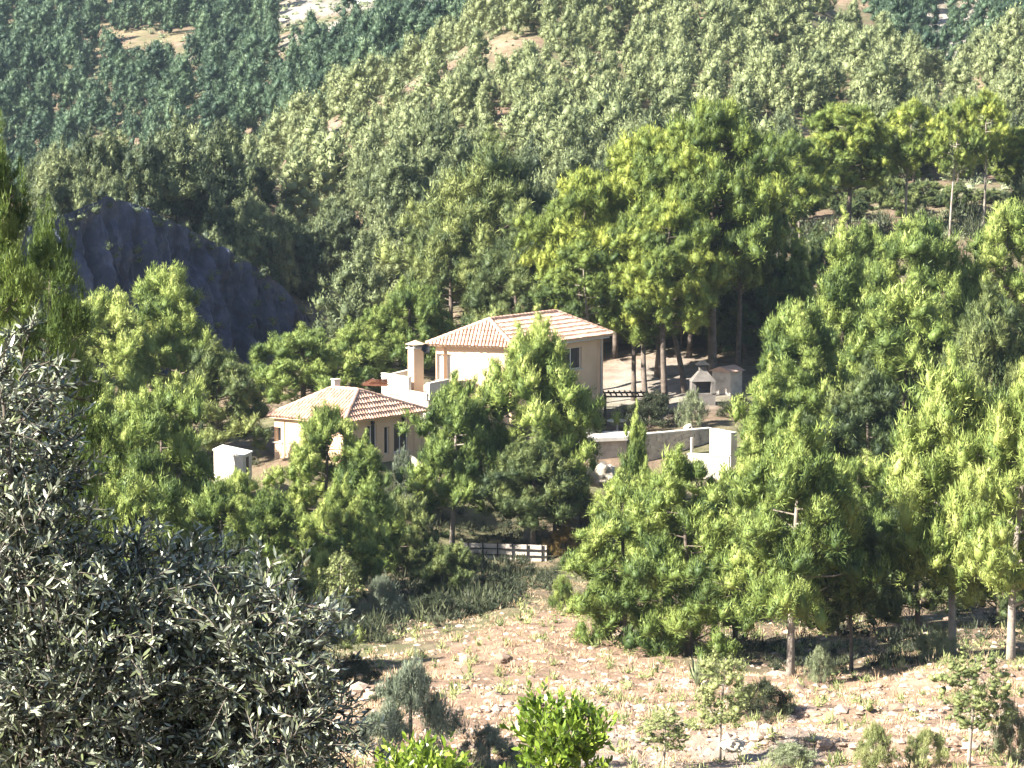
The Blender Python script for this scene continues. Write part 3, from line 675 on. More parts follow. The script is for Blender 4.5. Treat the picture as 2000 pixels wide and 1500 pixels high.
# low scrub between the hillside trees
sc = []
for k in range(2600):
    dd = fr.uniform(240, 395); px = fr.uniform(330, 2050); xx = XA(px, dd); z = h1(xx, dd)
    if px < 660 and dd < np.interp(px, EX, ED) + 3: continue
    sc.append((xx, dd, z + .15, fr.uniform(.35, .9)))
for k in range(2200):
    dd = fr.uniform(425, 600); px = fr.uniform(-60, 1000); xx = XA(px, dd); sc.append((xx, dd, h1(xx, dd) + .2, fr.uniform(.4, 1.1)))
V, T, t = puffs_geo([(a, b, c) for a, b, c, d in sc], [(d, d, d * .7) for a, b, c, d in sc], [fr.uniform(.2, .8) for _ in sc], 40, seed=3, core=.45)
tag(link('scrub', tri_mesh('scrub', V, T, t, F_PALE)), 'low pale scrub between the pines of the hillsides', 'scrub', kind='stuff')

cs = []
for k in range(70):
    px = fr.uniform(70, 640); dd = float(np.interp(px, EX, ED)) - fr.uniform(1.2, 2.6); top = float(np.interp(px, [60, 140, 215, 260, 330, 400, 480, 545, 600, 640], [440, 415, 384, 396, 425, 462, 505, 552, 615, 668]))
    py = top + fr.uniform(-6, 24) if k % 2 else top + fr.uniform(20, 190)
    q = P(px, py, dd - (0 if k % 2 else 1.0)); cs.append((q.x + (0 if k % 2 else .8), q.y, q.z, fr.uniform(.25, .7)))
V, T, t = puffs_geo([(a, b, c) for a, b, c, d in cs], [(d, d, d * .8) for a, b, c, d in cs], [fr.uniform(.1, .6) for _ in cs], 50, seed=13, core=.5)
tag(link('cliff_scrub', tri_mesh('cliff_scrub', V, T, t, F_HILL)), 'scrub rooted on the crest and ledges of the dark cliff', 'scrub', kind='stuff')

# dry grass and loose stones of the clearing
def tufts(n, seed):
    g = np.random.RandomState(seed); Dd = 94 + 76 * g.rand(n)**1.3; pxs = g.uniform(560, 2080, n); xs = XA(pxs, Dd)
    dens = vn(xs / 2.2, Dd / 2.2) + .5 * vn(xs / .8, Dd / .8)
    k = dens > -.12; xs, Dd = xs[k], Dd[k]; n = len(xs); zs = H(xs, Dd)
    nb = 9; hgt = g.uniform(.06, .22, (n, 1)) * (1 + 1.6 * (g.rand(n, 1) > .93)); an = g.uniform(0, 6.28, (n, nb)); sp_ = g.uniform(.0, .14, (n, nb)); ou = g.uniform(.02, .26, (n, nb))
    bx = xs[:, None] + np.cos(an) * sp_; by = Dd[:, None] + np.sin(an) * sp_; bz = np.broadcast_to(zs[:, None] - .02, bx.shape)
    hb = hgt * g.uniform(.6, 1.1, (n, nb)); tx = bx + np.cos(an) * ou; ty = by + np.sin(an) * ou; tz = bz + hb
    wa = g.uniform(0, 6.28, (n, nb)); wx = np.cos(wa) * .018; wy = np.sin(wa) * .018
    V = np.stack([np.stack([bx - wx, by - wy, bz], -1), np.stack([bx + wx, by + wy, bz], -1), np.stack([tx, ty, tz], -1)], 2).reshape(-1, 3)
    tt = np.repeat((g.rand(n, 1) * .8 + g.rand(n, nb) * .3).ravel(), 3)
    return V, np.arange(len(V)).reshape(-1, 3), tt
V, T, t = tufts(15000, 4)
tag(link('dry_grass', tri_mesh('dry_grass', V, T, t, DRY)), 'dry straw coloured grass over the clearing', 'grass', kind='stuff')
def stones(n, seed):
    g = np.random.RandomState(seed); Dd = 94 + 60 * g.rand(n)**1.2; pxs = g.uniform(620, 2080, n); xs = XA(pxs, Dd)
    # more of them along the old terrace edges
    k = g.rand(n) < .55; row = g.choice([103.0, 112.5, 120.5, 107.0], n); Dd = np.where(k, row + g.normal(0, .5, n) + 1.2 * np.sin(pxs / 160.), Dd)
    xs = XA(pxs, Dd); zs = H(xs, Dd); r_ = g.uniform(.05, .17, n) * (1 + 1.0 * (g.rand(n) > .95))
    R3 = np.stack([r_ * g.uniform(.8, 1.6, n), r_ * g.uniform(.8, 1.4, n), r_ * g.uniform(.5, .9, n)], 1)
    V = np.stack([xs, Dd, zs], 1)[:, None] + ICO[None] * R3[:, None] * (1 + .35 * (g.rand(n, 12, 1) - .5))
    T = (ICOF[None] + 12 * np.arange(n)[:, None, None]).reshape(-1, 3)
    return V.reshape(-1, 3), T, np.repeat(g.rand(n), 12)
V, T, t = stones(3600, 8)
tag(link('loose_stones', tri_mesh('loose_stones', V, T, t, STONE)), 'pinkish loose stones strewn along the old terrace edges', 'stones', kind='stuff')
# small straw coloured herbs and seedlings on the clearing
hb = []
for k in range(520):
    dd = 95 + 62 * fr.random()**1.2; px = fr.uniform(700, 2060); xx = XA(px, dd); hb.append((xx, dd, h1(xx, dd) + .08, fr.uniform(.12, .34)))
V, T, t = puffs_geo([(a, b, c) for a, b, c, d in hb], [(d, d, d * .8) for a, b, c, d in hb], [fr.uniform(.2, .9) for _ in hb], 30, seed=5, core=.4, blade=(.7, 1.3), wid=.2)
tag(link('low_herbs', tri_mesh('low_herbs', V, T, t, F_SAP)), 'low pale herbs between the dry grass of the clearing', 'herbs', kind='stuff')
# undergrowth below the house, plus dark puffs put in for shade
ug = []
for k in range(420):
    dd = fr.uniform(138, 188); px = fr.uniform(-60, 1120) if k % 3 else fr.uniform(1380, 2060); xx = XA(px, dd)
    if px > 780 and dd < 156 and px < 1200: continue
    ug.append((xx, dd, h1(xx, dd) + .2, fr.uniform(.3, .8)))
for k in range(130):  # dark puffs put in for the shade left of the clearing
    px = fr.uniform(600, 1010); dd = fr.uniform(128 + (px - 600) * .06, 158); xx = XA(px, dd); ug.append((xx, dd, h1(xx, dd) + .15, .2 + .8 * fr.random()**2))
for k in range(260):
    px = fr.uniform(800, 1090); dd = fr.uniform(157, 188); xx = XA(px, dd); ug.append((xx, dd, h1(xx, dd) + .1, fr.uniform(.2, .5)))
for k in range(160):  # dark puffs put in to darken the ledge hollow
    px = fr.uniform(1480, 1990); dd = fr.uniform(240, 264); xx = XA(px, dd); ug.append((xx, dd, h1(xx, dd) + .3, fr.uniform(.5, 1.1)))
for k in range(120):  # dark puffs put in for shade behind the right front pines
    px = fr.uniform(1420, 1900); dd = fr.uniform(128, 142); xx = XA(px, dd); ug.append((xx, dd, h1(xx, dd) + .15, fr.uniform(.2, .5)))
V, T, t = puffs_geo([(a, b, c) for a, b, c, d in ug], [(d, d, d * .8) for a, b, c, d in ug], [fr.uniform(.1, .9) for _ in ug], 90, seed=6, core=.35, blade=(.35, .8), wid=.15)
tag(link('undergrowth', tri_mesh('undergrowth', V, T, t, F_DARKSH)), 'dark undergrowth below the pines, part of it standing in for their shade', 'undergrowth', kind='stuff')

# ------------------------------------------------------------------ near olive and citrus
def leaf_plant(name, label, cat, centres, ntw, nlf, leafL, leafW, mat, bark, base, stem_r, seed, upb=.3, twl=(.14, .30), D0=12.0):
    g = random.Random(seed); o = thing(name, label, cat, base)
    bz = Vector(base); st = MB(); Vv, Tt, Tn = [], [], []
    limbs = []
    for (c, rad, wt) in centres:
        c = Vector(c) - bz; n = max(2, int(5 * wt))
        for k in range(n):
            e = c + Vector((g.uniform(-.6, .6) * rad[0], g.uniform(-.6, .6) * rad[1], g.uniform(-.5, .6) * rad[2]))
            s0 = Vector((g.uniform(-.06, .06), g.uniform(-.06, .06), -.3)); m1 = s0.lerp(e, .45) + Vector((g.uniform(-.15, .15), g.uniform(-.1, .1), .1))
            pts = [s0, m1, e]; limbs.append(pts); st.tube(pts, [stem_r, stem_r * .55, stem_r * .18], 6, cap=False)
    st.build('trunk', bark, None, True).parent = o
    tw = MB(); wsum = sum(c[2] for c in centres)
    for (c, rad, wt) in centres:
        c = Vector(c) - bz
        for k in range(int(ntw * wt / wsum)):
            while True:
                q = Vector((g.uniform(-1, 1), g.uniform(-1, 1), g.uniform(-1, 1)))
                if q.length < 1: break
            q *= (q.length ** -.35) if q.length > .05 else 1
            p = c + Vector((q.x * rad[0], q.y * rad[1], q.z * rad[2]))
            d = Vector((q.x, q.y * .6, q.z * .8)) * .7 + Vector((g.gauss(0, .6), g.gauss(0, .6), g.gauss(upb, .5))); d.normalize()
            L = g.uniform(*twl); sag = Vector((0, 0, -.25 * L)); pts = [p, p + d * L * .5 , p + d * L + sag * (1 - upb)]
            tw.tube(pts, [.004, .003, .0015], 3, cap=False)
            tb = g.uniform(.2, .8)
            for j in range(nlf):
                t = (j + .5) / nlf; bp = pts[0].lerp(pts[1], t * 2) if t < .5 else pts[1].lerp(pts[2], t * 2 - 1)
                sd_ = Vector((g.gauss(0, 1), g.gauss(0, 1), g.gauss(0, 1))); side = (sd_ - d * sd_.dot(d)).normalized()
                ld = (d * g.uniform(.35, 1.0) + side * g.uniform(.5, 1.0) + Vector((0, 0, upb * .3))).normalized()
                wv_ = ld.cross(Vector((g.gauss(0, 1), g.gauss(0, 1), g.gauss(0, 1)))).normalized(); nn_ = wv_.cross(ld)
                l_ = leafL * g.uniform(.65, 1.2); w_ = leafW * g.uniform(.75, 1.2) * .5
                i0 = len(Vv); cu = nn_ * l_ * g.uniform(-.12, .12)
                Vv += [bp, bp + ld * l_ * .35 + wv_ * w_ + cu * .5, bp + ld * l_ * .35 - wv_ * w_ + cu * .5, bp + ld * l_ * .72 + wv_ * w_ * .75 + cu, bp + ld * l_ * .72 - wv_ * w_ * .75 + cu, bp + ld * l_ + cu * 1.2]
                Tn += [(i0, i0 + 1, i0 + 2), (i0 + 1, i0 + 3, i0 + 2), (i0 + 2, i0 + 3, i0 + 4), (i0 + 3, i0 + 5, i0 + 4)]
                Tt += [tb + g.uniform(-.25, .25)] * 6
    tw.build('twigs', bark, None, True).parent = o
    link('crown', tri_mesh('crown', [tuple(v) for v in Vv], Tn, Tt, mat, True), o)
    return o
def olive_material():
    m, n, l, b = mat_new('olive_leaf')
    at = n.new('ShaderNodeAttribute'); at.attribute_name = 'tint'; geo = n.new('ShaderNodeNewGeometry')
    top = ramp(n, [(.1, (.010, .015, .007)), (.5, (.032, .042, .020)), (1, (.19, .22, .11))]); l.new(at.outputs['Fac'], top.inputs[0])
    un = ramp(n, [(.1, (.04, .048, .034)), (.8, (.30, .33, .25))]); l.new(at.outputs['Fac'], un.inputs[0])
    mx = n.new('ShaderNodeMixRGB'); l.new(geo.outputs['Backfacing'], mx.inputs[0]); l.new(top.outputs[0], mx.inputs[1]); l.new(un.outputs[0], mx.inputs[2])
    l.new(mx.outputs[0], b.inputs['Base Color']); b.inputs['Roughness'].default_value = .30; b.inputs['Specular IOR Level'].default_value = .7
    return m
OL = olive_material(); OBARK = surf('olive_bark', (.07, .06, .05), (.16, .14, .12), 8)
oc = []
for (px, py, D_, rx, rz, wt) in ((120, 1370, 12.2, 320, 250, 2.2), (420, 1400, 12.6, 230, 200, 1.6), (220, 1180, 12.8, 250, 110, .9), (500, 1235, 12.4, 120, 90, .35), (20, 1180, 12.2, 150, 220, .9), (10, 900, 12.5, 110, 170, .55), (-10, 760, 12.3, 70, 110, .2),
                                (540, 1450, 12.2, 120, 130, .5), (-120, 1100, 12.6, 200, 400, .8), (200, 1600, 12.3, 500, 160, 1.0)):
    oc.append((P(px, py, D_), (rx * D_ / F, .45, rz * D_ / F), wt))
ob = P(120, 1500, 12.6); ob.z = h1(ob.x, ob.y)
leaf_plant('olive_tree', 'near olive tree with silvery narrow leaves filling the lower left corner', 'olive tree', oc, 3050, 22, .050, .0118, OL, OBARK, tuple(ob), .05, 21)
cc = []
for (px, py, D_, rx, rz, wt) in ((1095, 1460, 38, 62, 60, 1), (1060, 1430, 38.2, 30, 50, .4), (1140, 1450, 38, 35, 45, .4), (1090, 1560, 38, 90, 80, 1), (1060, 1720, 38.4, 70, 60, .4)):
    cc.append((P(px, py, D_), (rx * D_ / F, .45, rz * D_ / F), wt))
cb_ = P(1095, 1600, 38.2); cb_.z = h1(cb_.x, cb_.y)
leaf_plant('citrus_tree', 'bright yellow green leafy citrus tree at the bottom centre', 'citrus tree', cc, 330, 13, .125, .05, F_LEMON, OBARK, tuple(cb_), .05, 22, upb=1.0, twl=(.2, .45))
cc = [(P(820, 1530, 36), (75 * 36 / F, .4, 45 * 36 / F), 1)]
cb_ = P(820, 1600, 36); cb_.z = h1(cb_.x, cb_.y)
leaf_plant('citrus_tree', 'low leafy citrus top cut by the bottom edge beside the grey green bush', 'citrus tree', cc, 110, 12, .125, .05, F_LEMON, OBARK, tuple(cb_), .05, 23, upb=1.0, twl=(.2, .4))

# agave like pale plant in the clearing
def spiky(px, py, D_, h_, n, label, mat):
    x = XA(px, D_); z = h1(x, D_); o = thing('agave', label, 'plant', (x, D_, z)); g = random.Random(int(px)); mb = MB()
    for k in range(n):
        a = k * 2.4; t = k / n; ou = math.cos(a) * (1 - t * .75), math.sin(a) * (1 - t * .75); L = h_ * (.6 + .5 * t) * g.uniform(.8, 1.1)
        p0 = Vector((0, 0, 0)); p1 = Vector((ou[0] * L * .35, ou[1] * L * .35, L * .5)); p2 = Vector((ou[0] * L * .6, ou[1] * L * .6, L))
        s = Vector((-math.sin(a), math.cos(a), 0)) * .06 * h_
        mb.add([p0 - s, p0 + s, p1 + s * 1.2, p1 - s * 1.2, p2, p1 + Vector((ou[0], ou[1], -.5)) * .03], [(0, 1, 5), (1, 2, 5), (0, 5, 3), (3, 5, 4), (5, 2, 4)], .5 + g.uniform(-.3, .3))
    mb.build('leaves', mat, None).parent = o
spiky(1368, 1300, 121, 1.35, 26, 'pale green spiky plant at the foot of the bushy bright pine', F_PALE)
spiky(1400, 1300, 122, 1.0, 20, 'smaller spiky plant at its right, by the taller pale one', F_PALE)

# ------------------------------------------------------------------ the villa
villa = thing('villa', 'cream two level villa with clay tiled hip roofs among the pines', 'house', (XA(950, 198), 198, 0))
def vb(mb, name, mat, parent=villa, smooth=False, label=None):
    o = mb.build(name, mat, None, smooth)
    o.parent = parent
    par = parent; off = Vector((0, 0, 0))
    while par is not None: off += par.location; par = par.parent
    o.data.transform(__import__('mathutils').Matrix.Translation(-off))
    if label: o['label'] = label
    return o
def roof_face(mb, poly, tg, bed):
    """barrel tiles laid up the slope of one planar roof face; poly[0]->poly[1] is the eave"""
    poly = [Vector(p) for p in poly]; e = (poly[1] - poly[0]); L = e.length; e.normalize()
    nrm = e.cross(poly[-1] - poly[0]).normalized()
    if nrm.z < 0: nrm = -nrm
    up = nrm.cross(e).normalized()
    if up.z < 0: up = -up
    q = [((p - poly[0]).dot(e), (p - poly[0]).dot(up)) for p in poly]
    bed.add([p - nrm * .03 for p in poly] , [tuple(range(len(poly)))])
    smin = min(a for a, b in q); smax = max(a for a, b in q); s = smin + .12; pitch = .25
    while s < smax:
        ts = []
        for i in range(len(q)):
            (a, b), (c, d) = q[i], q[(i + 1) % len(q)]
            if (a - s) * (c - s) <= 0 and abs(a - c) > 1e-6: ts.append(b + (d - b) * (s - a) / (c - a))
        if len(ts) >= 2:
            t0, t1 = min(ts), max(ts); t = t0 - .06 - tg.random() * .05
            while t < t1 - .05:
                te = min(t + .46, t1); ti = tg.random(); r0 = .115; r1 = .09; lift0 = .045 + tg.uniform(-.012, .012)
                vs = []
                for (tt, r_, lf) in ((t, r0, lift0), (te, r1, .0)):
                    for k in range(5):
                        a = math.pi * k / 4; vs.append(poly[0] + e * (s + r_ * math.cos(a)) + up * tt + nrm * (r_ * math.sin(a) * .85 + lf))
                mb.add(vs, [(k, k + 1, k + 6, k + 5) for k in range(4)] + [(0, 1, 2, 3, 4)], ti)
                t += .41
        s += pitch
def hip_line(mb, a, b, tg):
    a, b = Vector(a), Vector(b); n = max(1, int((b - a).length / .4)); up = Vector((0, 0, .05))
    for i in range(n):
        p, q = a.lerp(b, i / n) + up, a.lerp(b, (i + 1.1) / n) + up * .7
        mb.tube([p, q], [.13, .115], 8, tg.random())
tg = random.Random(9)
def hip_roof(A, B, C_, R1, R2, ridge_along_bc, thick=.16):
    Dq = A + C_ - B; mb = MB(); bed = MB()
    if ridge_along_bc: faces = [(B, C_, R2, R1), (Dq, A, R1, R2), (A, B, R1), (C_, Dq, R2)]; hips = [(A, R1), (B, R1), (C_, R2), (Dq, R2), (R1, R2)]
    else: faces = [(A, B, R2, R1), (C_, Dq, R1, R2), (B, C_, R2), (Dq, A, R1)]; hips = [(A, R1), (B, R2), (C_, R2), (Dq, R1), (R1, R2)]
    for f in faces: roof_face(mb, f, tg, bed)
    for h in hips: hip_line(mb, h[0], h[1], tg)
    rf = vb(mb, 'roof', TILE)
    vb(bed, 'tile_bed', TILEBED, rf)
    ev = MB(); c = (A + B + C_ + Dq) / 4; sh = [p + (c - p).normalized() * .05 for p in (A, B, C_, Dq)]
    ev.prism([(p.x, p.y) for p in sh], A.z - thick, A.z - .045); vb(ev, 'eaves', PLASTER, rf)
    return rf, Dq
ZE = 6.1
Ac, Bc, Cc = PZ(832, 671, ZE), PZ(1003, 677, ZE), PZ(1196, 651, ZE)
zr = 7.75
R1 = PZ(956, 624, zr); R2 = R1 + (Cc - Bc).normalized() * 7.6
roofU, Dc = hip_roof(Ac, Bc, Cc, R1, R2, True)

def inset(A, B, C_, d):
    Dq = A + C_ - B; u = (B - A).normalized(); v = (C_ - B).normalized()
    return [A + (u + v) * d, B + (-u + v) * d, C_ + (-u - v) * d, Dq + (u - v) * d]
def sline(p0, p1, px):
    """distance along a wall where the sight line of a photo column crosses it"""
    u = (px - 1000) / F * 1.0065; d = p1 - p0; L = math.hypot(d.x, d.y)
    t = (u * p0.y - p0.x) / (d.x - u * d.y); return t * L
def zat(p0, p1, px, py):
    s = sline(p0, p1, px) / math.hypot(p1.x - p0.x, p1.y - p0.y); q = p0.lerp(p1, s); return P(px, py, q.y).z
def wall(name, p0, p1, z0, z1, openings, mat, parent=villa, th=.28):
    """wall p0->p1 seen from the side whose outward normal is to the right of p0->p1"""
    d = Vector((p1.x - p0.x, p1.y - p0.y, 0)); L = d.length; d.normalize(); inn = Vector((-d.y, d.x, 0))
    ss = sorted({0, L} | {a for o in openings for a in o[:2]}); hs = sorted({z0, z1} | {a for o in openings for a in o[2:4]})
    mb = MB()
    def pt(s, z, k): return (p0.x + d.x * s + inn.x * k, p0.y + d.y * s + inn.y * k, z)
    for i in range(len(ss) - 1):
        for j in range(len(hs) - 1):
            ms, mh = (ss[i] + ss[i+1]) / 2, (hs[j] + hs[j+1]) / 2
            if any(o[0] < ms < o[1] and o[2] < mh < o[3] for o in openings): continue
            mb.add([pt(ss[i], hs[j], 0), pt(ss[i+1], hs[j], 0), pt(ss[i+1], hs[j+1], 0), pt(ss[i], hs[j+1], 0)], [(0, 1, 2, 3)])
    for (a, b, c, e) in openings:
        v = [pt(a, c, 0), pt(b, c, 0), pt(b, e, 0), pt(a, e, 0), pt(a, c, th), pt(b, c, th), pt(b, e, th), pt(a, e, th)]
        mb.add(v, [(0, 4, 5, 1), (1, 5, 6, 2), (2, 6, 7, 3), (3, 7, 4, 0)])
    mb.add([pt(0, z0, th + .4), pt(L, z0, th + .4), pt(L, z1, th + .4), pt(0, z1, th + .4)], [(3, 2, 1, 0)])
    vb(mb, name, mat, parent)
    return d, inn, pt
def window(geo, o, kind='window', panes=2, sill=True, glass=GLASS, parent=villa, frame=FRAME, label=None):
    d, inn, pt = geo; a, b, c, e = o; f = .055
    fr_ = MB()
    def bar(s0, s1, z0, z1, k0=.14, k1=.20):
        vs = [pt(s0, z0, k0), pt(s1, z0, k0), pt(s1, z1, k0), pt(s0, z1, k0), pt(s0, z0, k1), pt(s1, z0, k1), pt(s1, z1, k1), pt(s0, z1, k1)]
        fr_.add(vs, [(0, 1, 2, 3), (7, 6, 5, 4), (0, 4, 5, 1), (1, 5, 6, 2), (2, 6, 7, 3), (3, 7, 4, 0)])
    bar(a, b, c, c + f); bar(a, b, e - f, e); bar(a, a + f, c + f, e - f); bar(b - f, b, c + f, e - f)
    for k in range(1, panes):
        m_ = a + (b - a) * k / panes; bar(m_ - f / 2, m_ + f / 2, c + f, e - f, .135, .197)
    wo = vb(fr_, kind, frame, parent, label=label)
    g_ = MB(); g_.add([pt(a + f, c + f, .17), pt(b - f, c + f, .17), pt(b - f, e - f, .17), pt(a + f, e - f, .17)], [(0, 1, 2, 3)]); vb(g_, 'pane', glass, wo)
    if sill:
        s_ = MB(); v = [pt(a - .12, c - .09, -.09), pt(b + .12, c - .09, -.09), pt(b + .12, c - .01, -.09), pt(a - .12, c - .01, -.09), pt(a - .12, c - .09, .1), pt(b + .12, c - .09, .1), pt(b + .12, c - .01, .1), pt(a - .12, c - .01, .1)]
        s_.add(v, [(0, 1, 2, 3), (0, 4, 5, 1), (3, 2, 6, 7), (0, 3, 7, 4), (1, 5, 6, 2)]); vb(s_, 'sill', CONCR, wo)
    return wo
wA, wB, wC, wD = inset(Ac, Bc, Cc, .42)
def rect(p0, p1, x0, y0, x1, y1):
    return (sline(p0, p1, x0), sline(p0, p1, x1), min(zat(p0, p1, x0, y1), zat(p0, p1, x1, y1)), max(zat(p0, p1, x0, y0), zat(p0, p1, x1, y0)))
zt = ZE - .165
win1 = rect(wB, wC, 1098, 682, 1136, 719); win2 = rect(wB, wC, 1120, 770, 1150, 800); win0 = rect(wB, wC, 1030, 690, 1056, 722)
gw = wall('wall', wB, wC, -1.2, zt, [win1, win2, win0], PLASTER)
window(gw, win1); window(gw, win2, glass=GREYGL, label='ground floor window with pale blind'); window(gw, win0)
dr = rect(wA, wB, 853, 692, 881, 744)
ga = wall('wall', wA, wB, -1.2, zt, [dr], PLASTER)
do = window(ga, dr, 'door', 3, False, GREYGL, label='pale glazed terrace door')
wall('wall', wC, wD, -1.2, zt, [], PLASTER); wall('wall', wD, wA, -1.2, zt, [], PLASTER)
dp = MB(); q0 = gw[2](sline(wB, wC, 1172), -1.0, -.09); dp.tube([q0, (q0[0], q0[1], zt)], .05, 8)
dp.tube([(*gw[2](.2, 0, -.36)[:2], ZE - .22), (*gw[2]((wC - wB).length + .2, 0, -.36)[:2], ZE - .24)], .06, 8); vb(dp, 'gutter', CONCR)
# curtains behind the right hand window
cu = MB(); d_, inn_, pt_ = gw
for s0, s1 in ((win1[0] + .08, win1[0] + .26), (win1[1] - .28, win1[1] - .08)):
    for k in range(4):
        a = s0 + (s1 - s0) * k / 4; cu.add([pt_(a, win1[2] + .1, .165 - .01 * (k % 2)), pt_(a + .04, win1[2] + .1, .16), pt_(a + .04, win1[3] - .1, .16), pt_(a, win1[3] - .1, .165 - .01 * (k % 2))], [(0, 1, 2, 3)])
vb(cu, 'curtain', surf('brown_curtain', (.10, .06, .045), (.16, .10, .08), 4))
# round bay
tc = PZ(972, 677, 5.85); tc.y += 1.0; rad = 1.75
bay = MB(); n = 28
ring = [(tc.x + rad * math.cos(6.2832 * k / n), tc.y + rad * math.sin(6.2832 * k / n)) for k in range(n)]
bay.prism(ring, -1.2, 5.72); vb(bay, 'bay_wall', PLASTER)
ct = MB(); ap = Vector((tc.x, tc.y, 6.95)); er = rad + .4
for k in range(44):
    a = 6.2832 * k / 44; t = 0
    for j in range(4):
        f0, f1 = j / 4, (j + 1.08) / 4
        p0 = Vector((tc.x + er * (1 - f0) * math.cos(a), tc.y + er * (1 - f0) * math.sin(a), 5.82 + (6.95 - 5.82) * f0)); p1 = Vector((tc.x + er * (1 - f1) * math.cos(a), tc.y + er * (1 - f1) * math.sin(a), 5.78 + (6.95 - 5.82) * min(1, f1)))
        ct.tube([p0 + Vector((0, 0, .05)), p1 + Vector((0, 0, .03))], [.125 * (1 - f0 * .8), .11 * (1 - min(1, f1) * .8)], 6, tg.random())
rfc = vb(ct, 'roof', TILE, label='small fan shaped conical tiled roof of the round bay')
cb2 = MB(); n = 32; cb2.add([(tc.x + er * math.cos(6.2832 * k / n), tc.y + er * math.sin(6.2832 * k / n), 5.76) for k in range(n)] + [tuple(ap - Vector((0, 0, .05)))], [(k, (k + 1) % n, n) for k in range(n)] + [tuple(reversed(range(n)))]); vb(cb2, 'tile_bed', TILEBED, rfc)
# lower house
ZL = 2.5
E1, E2, E3 = PZ(524, 811, ZL), PZ(672, 824, ZL), PZ(837, 801, ZL)
L1 = PZ(648, 758, 4.15); L2 = L1 + (E2 - E1).normalized() * 2.1
roofL, E4 = hip_roof(E1, E2, E3, L1, L2, False)
lA, lB, lC, lD = inset(E1, E2, E3, .35); zl = ZL - .165
w1 = rect(lB, lC, 716, 832, 736, 888); w2 = rect(lB, lC, 750, 834, 760, 886); w3 = rect(lB, lC, 769, 828, 797, 880)
gl = wall('wall', lB, lC, -1.3, zl, [w1, w2, w3], PLASTER)
window(gl, w1, 'door', 2, False, label='tall dark window door'); window(gl, w2, 'window', 1, False, label='narrow dark window'); window(gl, w3, 'window', 2, True)
gl2w = rect(lA, lB, 535, 835, 548, 862)
gl2 = wall('wall', lA, lB, -1.3, zl, [gl2w], PLASTER); window(gl2, gl2w, 'window', 1, True)
wall('wall', lC, lD, -1.3, zl, [], PLASTER); wall('wall', lD, lA, -1.3, zl, [], PLASTER)
br = MB(); d_, inn_, pt_ = gl
for px in (725, 785):
    s_ = sline(lB, lC, px); q = pt_(s_, 0, -.12); br.box(q[0], q[1], 2.05, .14, .22, .2, math.atan2(d_.y, d_.x)); br.tube([(q[0], q[1], 2.05), (q[0], q[1], 1.9)], [.09, .11], 6)
vb(br, 'wall_lamp', IRON)
# roof terrace between the two
T1 = P(748, 730, 197.0); T2 = P(836, 730, 192.6); T3 = P(905, 730, 197.4); T4 = P(815, 730, 202)
tb = MB(); tb.prism([(p.x, p.y) for p in (T1, T2, T3, T4)], -1.0, 3.1); vb(tb, 'terrace_block', WHITEW)
def parapet(a, b, z0, z1, th=.22, mat=WHITEW, name='parapet'):
    d = Vector((b.x - a.x, b.y - a.y, 0)); L = d.length; r_ = math.atan2(d.y, d.x); c = (a + b) / 2
    m = MB(); m.box(c.x, c.y, z0, L, th, z1 - z0, r_); m.box(c.x, c.y, z1, L + .06, th + .08, .07, r_); vb(m, name, mat)
Tm = T1.lerp(T2, .60); parapet(T1, Tm, 3.0, 4.25); parapet(Tm, T2, 3.0, 3.35)
parapet(T4, T1, 2.9, 4.05); parapet(T2, P(875, 730, 195.0), 3.0, 4.05)
cbl = MB()
for k in range(9):
    a = math.pi * (k / 8) * 1.0 + 2.7; 
c0 = P(885, 735, 196.6); n = 14; arc = [(c0.x + 1.25 * math.cos(a), c0.y + 1.25 * math.sin(a)) for a in [math.pi * 1.0 + math.pi * 1.05 * k / n for k in range(n + 1)]]
inner = [(c0.x + 1.08 * math.cos(a), c0.y + 1.08 * math.sin(a)) for a in [math.pi * 1.0 + math.pi * 1.05 * k / n for k in range(n + 1)]]
cbl.prism(arc + inner[::-1], 2.7, 3.95); cbl.prism([(c0.x + 1.06 * math.cos(6.283 * k / 20), c0.y + 1.06 * math.sin(6.283 * k / 20)) for k in range(20)], 2.5, 2.9)
vb(cbl, 'balcony', PLASTER)
# niche: pointed dark arch on the wall left of the bay
# chimney on the terrace edge
cpos = P(812, 700, 195.9); rot = math.atan2((T2 - T1).y, (T2 - T1).x)
ch = MB(); ch.box(cpos.x, cpos.y, 2.8, .72, .78, 3.25, rot); cho = vb(ch, 'chimney', PLASTER)
cc_ = MB(); cc_.box(cpos.x, cpos.y, 6.05, .92, .98, .09, rot)
for a, b in ((-.3, -.33), (.3, -.33), (-.3, .33), (.3, .33)):
    c, q = math.cos(rot), math.sin(rot); cc_.box(cpos.x + c * a - q * b, cpos.y + q * a + c * b, 6.14, .1, .1, .2, rot)
vb(cc_, 'chimney_cap', CONCR, cho)
cr_ = MB(); c, q = math.cos(rot), math.sin(rot); pts = [(cpos.x + c * a - q * b, cpos.y + q * a + c * b, 6.34) for a, b in ((-.5, -.55), (.5, -.55), (.5, .55), (-.5, .55))]
cr_.add(pts + [(cpos.x, cpos.y, 6.62)], [(0, 1, 4), (1, 2, 4), (2, 3, 4), (3, 0, 4), (3, 2, 1, 0)], .8); vb(cr_, 'chimney_roof', TILE, cho)
ds_ = MB(); dc = Vector((cpos.x + .62, cpos.y - .35, 6.05)); ax_ = Vector((.45, -.8, .35)).normalized(); e1 = ax_.cross(Vector((0, 0, 1))).normalized(); e2 = e1.cross(ax_)
rings = [dc] + [dc + ax_ * (.02 + .12 * (r_ / .32)**2) + (e1 * math.cos(6.2832 * k / 16) + e2 * math.sin(6.2832 * k / 16)) * r_ for r_ in (.12, .22, .32) for k in range(16)]
